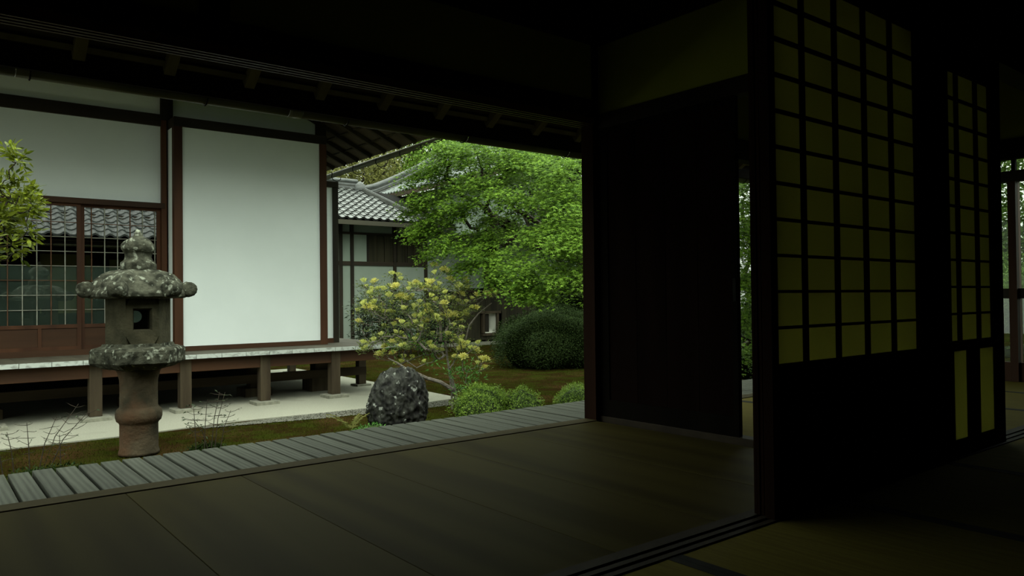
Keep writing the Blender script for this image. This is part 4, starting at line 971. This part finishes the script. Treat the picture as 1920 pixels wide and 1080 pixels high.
# the rest of the crown: above the eaves and to the right, behind the wall of the room
r2 = np.random.default_rng(5)
for _ in range(48):
    d = r2.normal(size=3); d /= np.linalg.norm(d); p = np.array([8.4, 8.3, 3.3])+d*np.array([2.6, 2.6, 1.6])*r2.uniform(.45, 1)**.5
    v = Vector(p)-Vector((0, 0, EYE)); dep = v.dot(fw); px = 960+F_PX*v.dot(rt)/dep; py = 540-F_PX*v.dot(up)/dep
    if px < 1095 and py > 262 or px < 800: continue
    BC.append((p, .5))
for q in [(1390, 380, 8.3), (1405, 450, 8.1), (1388, 520, 8.2), (1400, 590, 8.4), (1410, 640, 8.6), (1350, 430, 8.5), (1300, 380, 8.6), (1430, 420, 8.2), (1200, 400, 8.4), (1250, 500, 8.6)]: BC.append((at(*q), .42))
b0 = np.array([8.9, 9.1, G-.05])
nodes, par, cnt = grow([b0, np.array([8.82, 9.02, .3]), np.array([8.65, 8.85, 1.1]), np.array([8.5, 8.7, 1.8])], [c for c, r_ in BC], jit=.18, pull=.5)
branches(nodes, par, cnt, .012, .52, 6, lo=8, rmax=.16).build('trunk', BARK_D, mp_)
branches(nodes, par, cnt, .011, .5, 5, hi=8).build('branches', BARK_D, mp_, kind='stuff')
P = []; Zs = []; Xs = []
crown_c = np.array([8.6, 8.8, 2.2]); hero = []
for c, r_ in BC:
    nsp = int(6+r_*62)
    for s_ in range(nsp):
        d = rng.normal(size=3); d /= np.linalg.norm(d); sc_ = c+d*r_*.9*rng.uniform(.2, 1)*np.array([1, 1, .6])
        outd = sc_-crown_c; outd[2] *= .2; outd /= np.linalg.norm(outd)+1e-6
        nl = 34; aa = rng.uniform(0, 1, nl)
        # a drooping fan of leaves
        side = np.cross(outd, [0, 0, 1.]); L_ = .26
        u_ = aa*L_; v_ = rng.normal(size=nl)*.09*(.4+aa)
        pos = sc_[None]+outd[None]*u_[:, None]+side[None]*v_[:, None]+np.array([0, 0, -1.])[None]*(u_**2*2.0)[:, None]+rng.normal(size=(nl, 3))*.012
        P.append(pos); Zs.append(np.tile(outd*.45+[0, 0, .9], (nl, 1))+rng.normal(size=(nl, 3))*.28)
        Xs.append(outd[None]*1.0+side[None]*(v_*4)[:, None]+np.array([0, 0, -.6])[None]+rng.normal(size=(nl, 3))*.3)
P = np.concatenate(P); Zs = np.concatenate(Zs); Xs = np.concatenate(Xs)
dep = (P-np.array([0, 0, EYE]))@np.array(fw); pxs = 960+F_PX*((P-np.array([0, 0, EYE]))@np.array(rt))/dep; pys = 540-F_PX*((P-np.array([0, 0, EYE]))@np.array(up))/dep
near = np.where((pxs > 960) & (pxs < 1090) & (pys > 300) & (pys < 560))[0]; near = near[np.argsort(dep[near])][:290]
Rm = frames(Zs, Xs); szs = rng.uniform(.055, .085, len(P))
mk = np.ones(len(P), bool); mk[near] = False
scatter('foliage', MLV, MLF, P[mk], Rm[mk], szs[mk], MAPLE, mp_, kind='stuff')
mlm = proto('leaf', MAPLE_L, MLV, MLF)
for i in near: place(mlm, 'leaf', mp_, P[i], mrot(Rm[i]), float(szs[i])*1.05)

# ---- broad-leaved tree at the left edge, close to the deck
lt = thing('broadleaf_bush', (.12, 6.2, G), 'yellow-green broad-leaved bush at the left edge, reaching into the view', 'bush')
c0 = at(-75, 395, 5.7); TG = []
for _ in range(80):
    d = rng.normal(size=3); d /= np.linalg.norm(d); TG.append(c0+d*np.array([.50, .42, .52])*rng.uniform(.5, .96))
TG += [at(55, 400, 5.6), at(50, 435, 5.6), at(48, 360, 5.6), at(30, 305, 5.6), at(15, 290, 5.6), at(20, 460, 5.6), at(58, 380, 5.6)]
TG = [p for p in TG if 960+F_PX*(Vector(p)-Vector((0, 0, EYE))).dot(rt)/(Vector(p)-Vector((0, 0, EYE))).dot(fw) < 60]
nodes, par, cnt = grow([np.array([.12, 6.2, G]), np.array([.1, 6.2, 0.]), np.array([.08, 6.15, .6]), c0], TG, jit=.2)
branches(nodes, par, cnt, .005, .45, 5, lo=4, rmax=.05).build('trunk', BARK_D, lt)
branches(nodes, par, cnt, .004, .45, 4, hi=4).build('twigs', BARK_D, lt, kind='stuff')
P = []; D = []
for p in TG:
    for q in range(42):
        d = p-c0; d = d/np.linalg.norm(d)*.5+rng.normal(size=3)*.6; d[2] += .35; d /= np.linalg.norm(d); P.append(p+d*rng.uniform(0, .10)); D.append(d)
P = np.array(P); D = np.array(D); R_ = frames(rng.normal(size=P.shape)*.5+[0, 0, .8], D); sz = rng.uniform(.055, .085, len(P))
dep = (P-np.array([0, 0, EYE]))@np.array(fw); pxs = 960+F_PX*((P-np.array([0, 0, EYE]))@np.array(rt))/dep
near = np.where(pxs > -5)[0]; near = near[np.argsort(dep[near])][:290]; mk = np.ones(len(P), bool); mk[near] = False
olm = proto('leaf', LAUREL, OV, OF)
scatter('foliage', OV, OF, P[mk], R_[mk], sz[mk], LAUREL_S, lt, kind='stuff')
for i in near: place(olm, 'leaf', lt, P[i], mrot(R_[i]), float(sz[i]))

SIDELEAF = mat('side_garden_leaf', (.10, .17, .03), (.035, .07, .012), island=True, rough=.7, transl=.3, spec=.2)
# ---- trees beyond the roofs
def bigtree(name, base, crown, rad, n, m, ls, label, seed):
    r_ = np.random.default_rng(seed); t = thing(name, (base[0], base[1], G), label, 'tree'); crown = np.array(crown, float); rad = np.array(rad, float)
    cl = []
    for _ in range(46):
        d = r_.normal(size=3); d /= np.linalg.norm(d); cl.append(crown+d*rad*r_.uniform(.3, 1)**.6)
    nodes, par, cnt = grow([np.array([base[0], base[1], G-.1]), np.array([base[0], base[1], crown[2]-rad[2]*.9]), crown-[0, 0, rad[2]*.4]], cl, jit=.15)
    branches(nodes, par, cnt, .03, .5, 6, rmax=.35).build('trunk', BARK_D, t)
    per = n//len(cl); P = np.concatenate([c+r_.normal(size=(per, 3))*rad*.15 for c in cl])
    Z = r_.normal(size=P.shape)+[0, 0, .6]
    scatter('foliage', OV, OF, P, frames(Z), r_.uniform(.6, 1.2, len(P))*ls, m, t, kind='stuff')
for (a, b_, d, rr, n, m, lb, sd_) in ((640, 305, 27, (2.2, 2.2, 1.9), 9000, FARLEAF, 'pale yellow-green tree beyond the low tiled roof, behind the corner of the white hall', 41),
                               (712, 285, 30, (2.4, 2.4, 2.2), 9000, FARLEAF, 'loose yellow-green tree beyond the low tiled roof, seen under the hall gutter', 42),
                               (775, 262, 29, (1.5, 1.6, 1.8), 6000, FARLEAF2, 'bright green tree top above the curved ridge of the tall roof', 43),
                               (660, 200, 33, (3, 3, 2.6), 8000, FARLEAF, 'hindmost yellow-green tree, mostly hidden by the hall eaves', 44),
                               (960, 200, 31, (4, 4, 3), 9000, FARLEAF2, 'green tree far behind the maple', 45)):
    c = at(a, b_, d); bigtree('far_tree', (c[0], c[1]), c, rr, int(n*2.2), m, .12, lb, sd_)
bigtree('side_garden_tree', (13.2, 4.0), (13.2, 4.0, 2.6), (2.0, 2.4, 2.6), 22000, SIDELEAF, .13, 'green tree outside the far right glazed wall', 51)
mound('side_garden_bush', (10.9, 3.4, .1), (1.2, 1.3, 1.1), 12000, SIDELEAF, .06, 'green bush outside the far right glazed wall', seed=52, inner=HEDGECORE2)
bigtree('dark_evergreen', (12.9, 12.6), (12.9, 12.6, 2.9), (2.2, 2.2, 2.4), 24000, HEDGE, .15, 'dark evergreen tree standing in the shade behind the maple', 61)
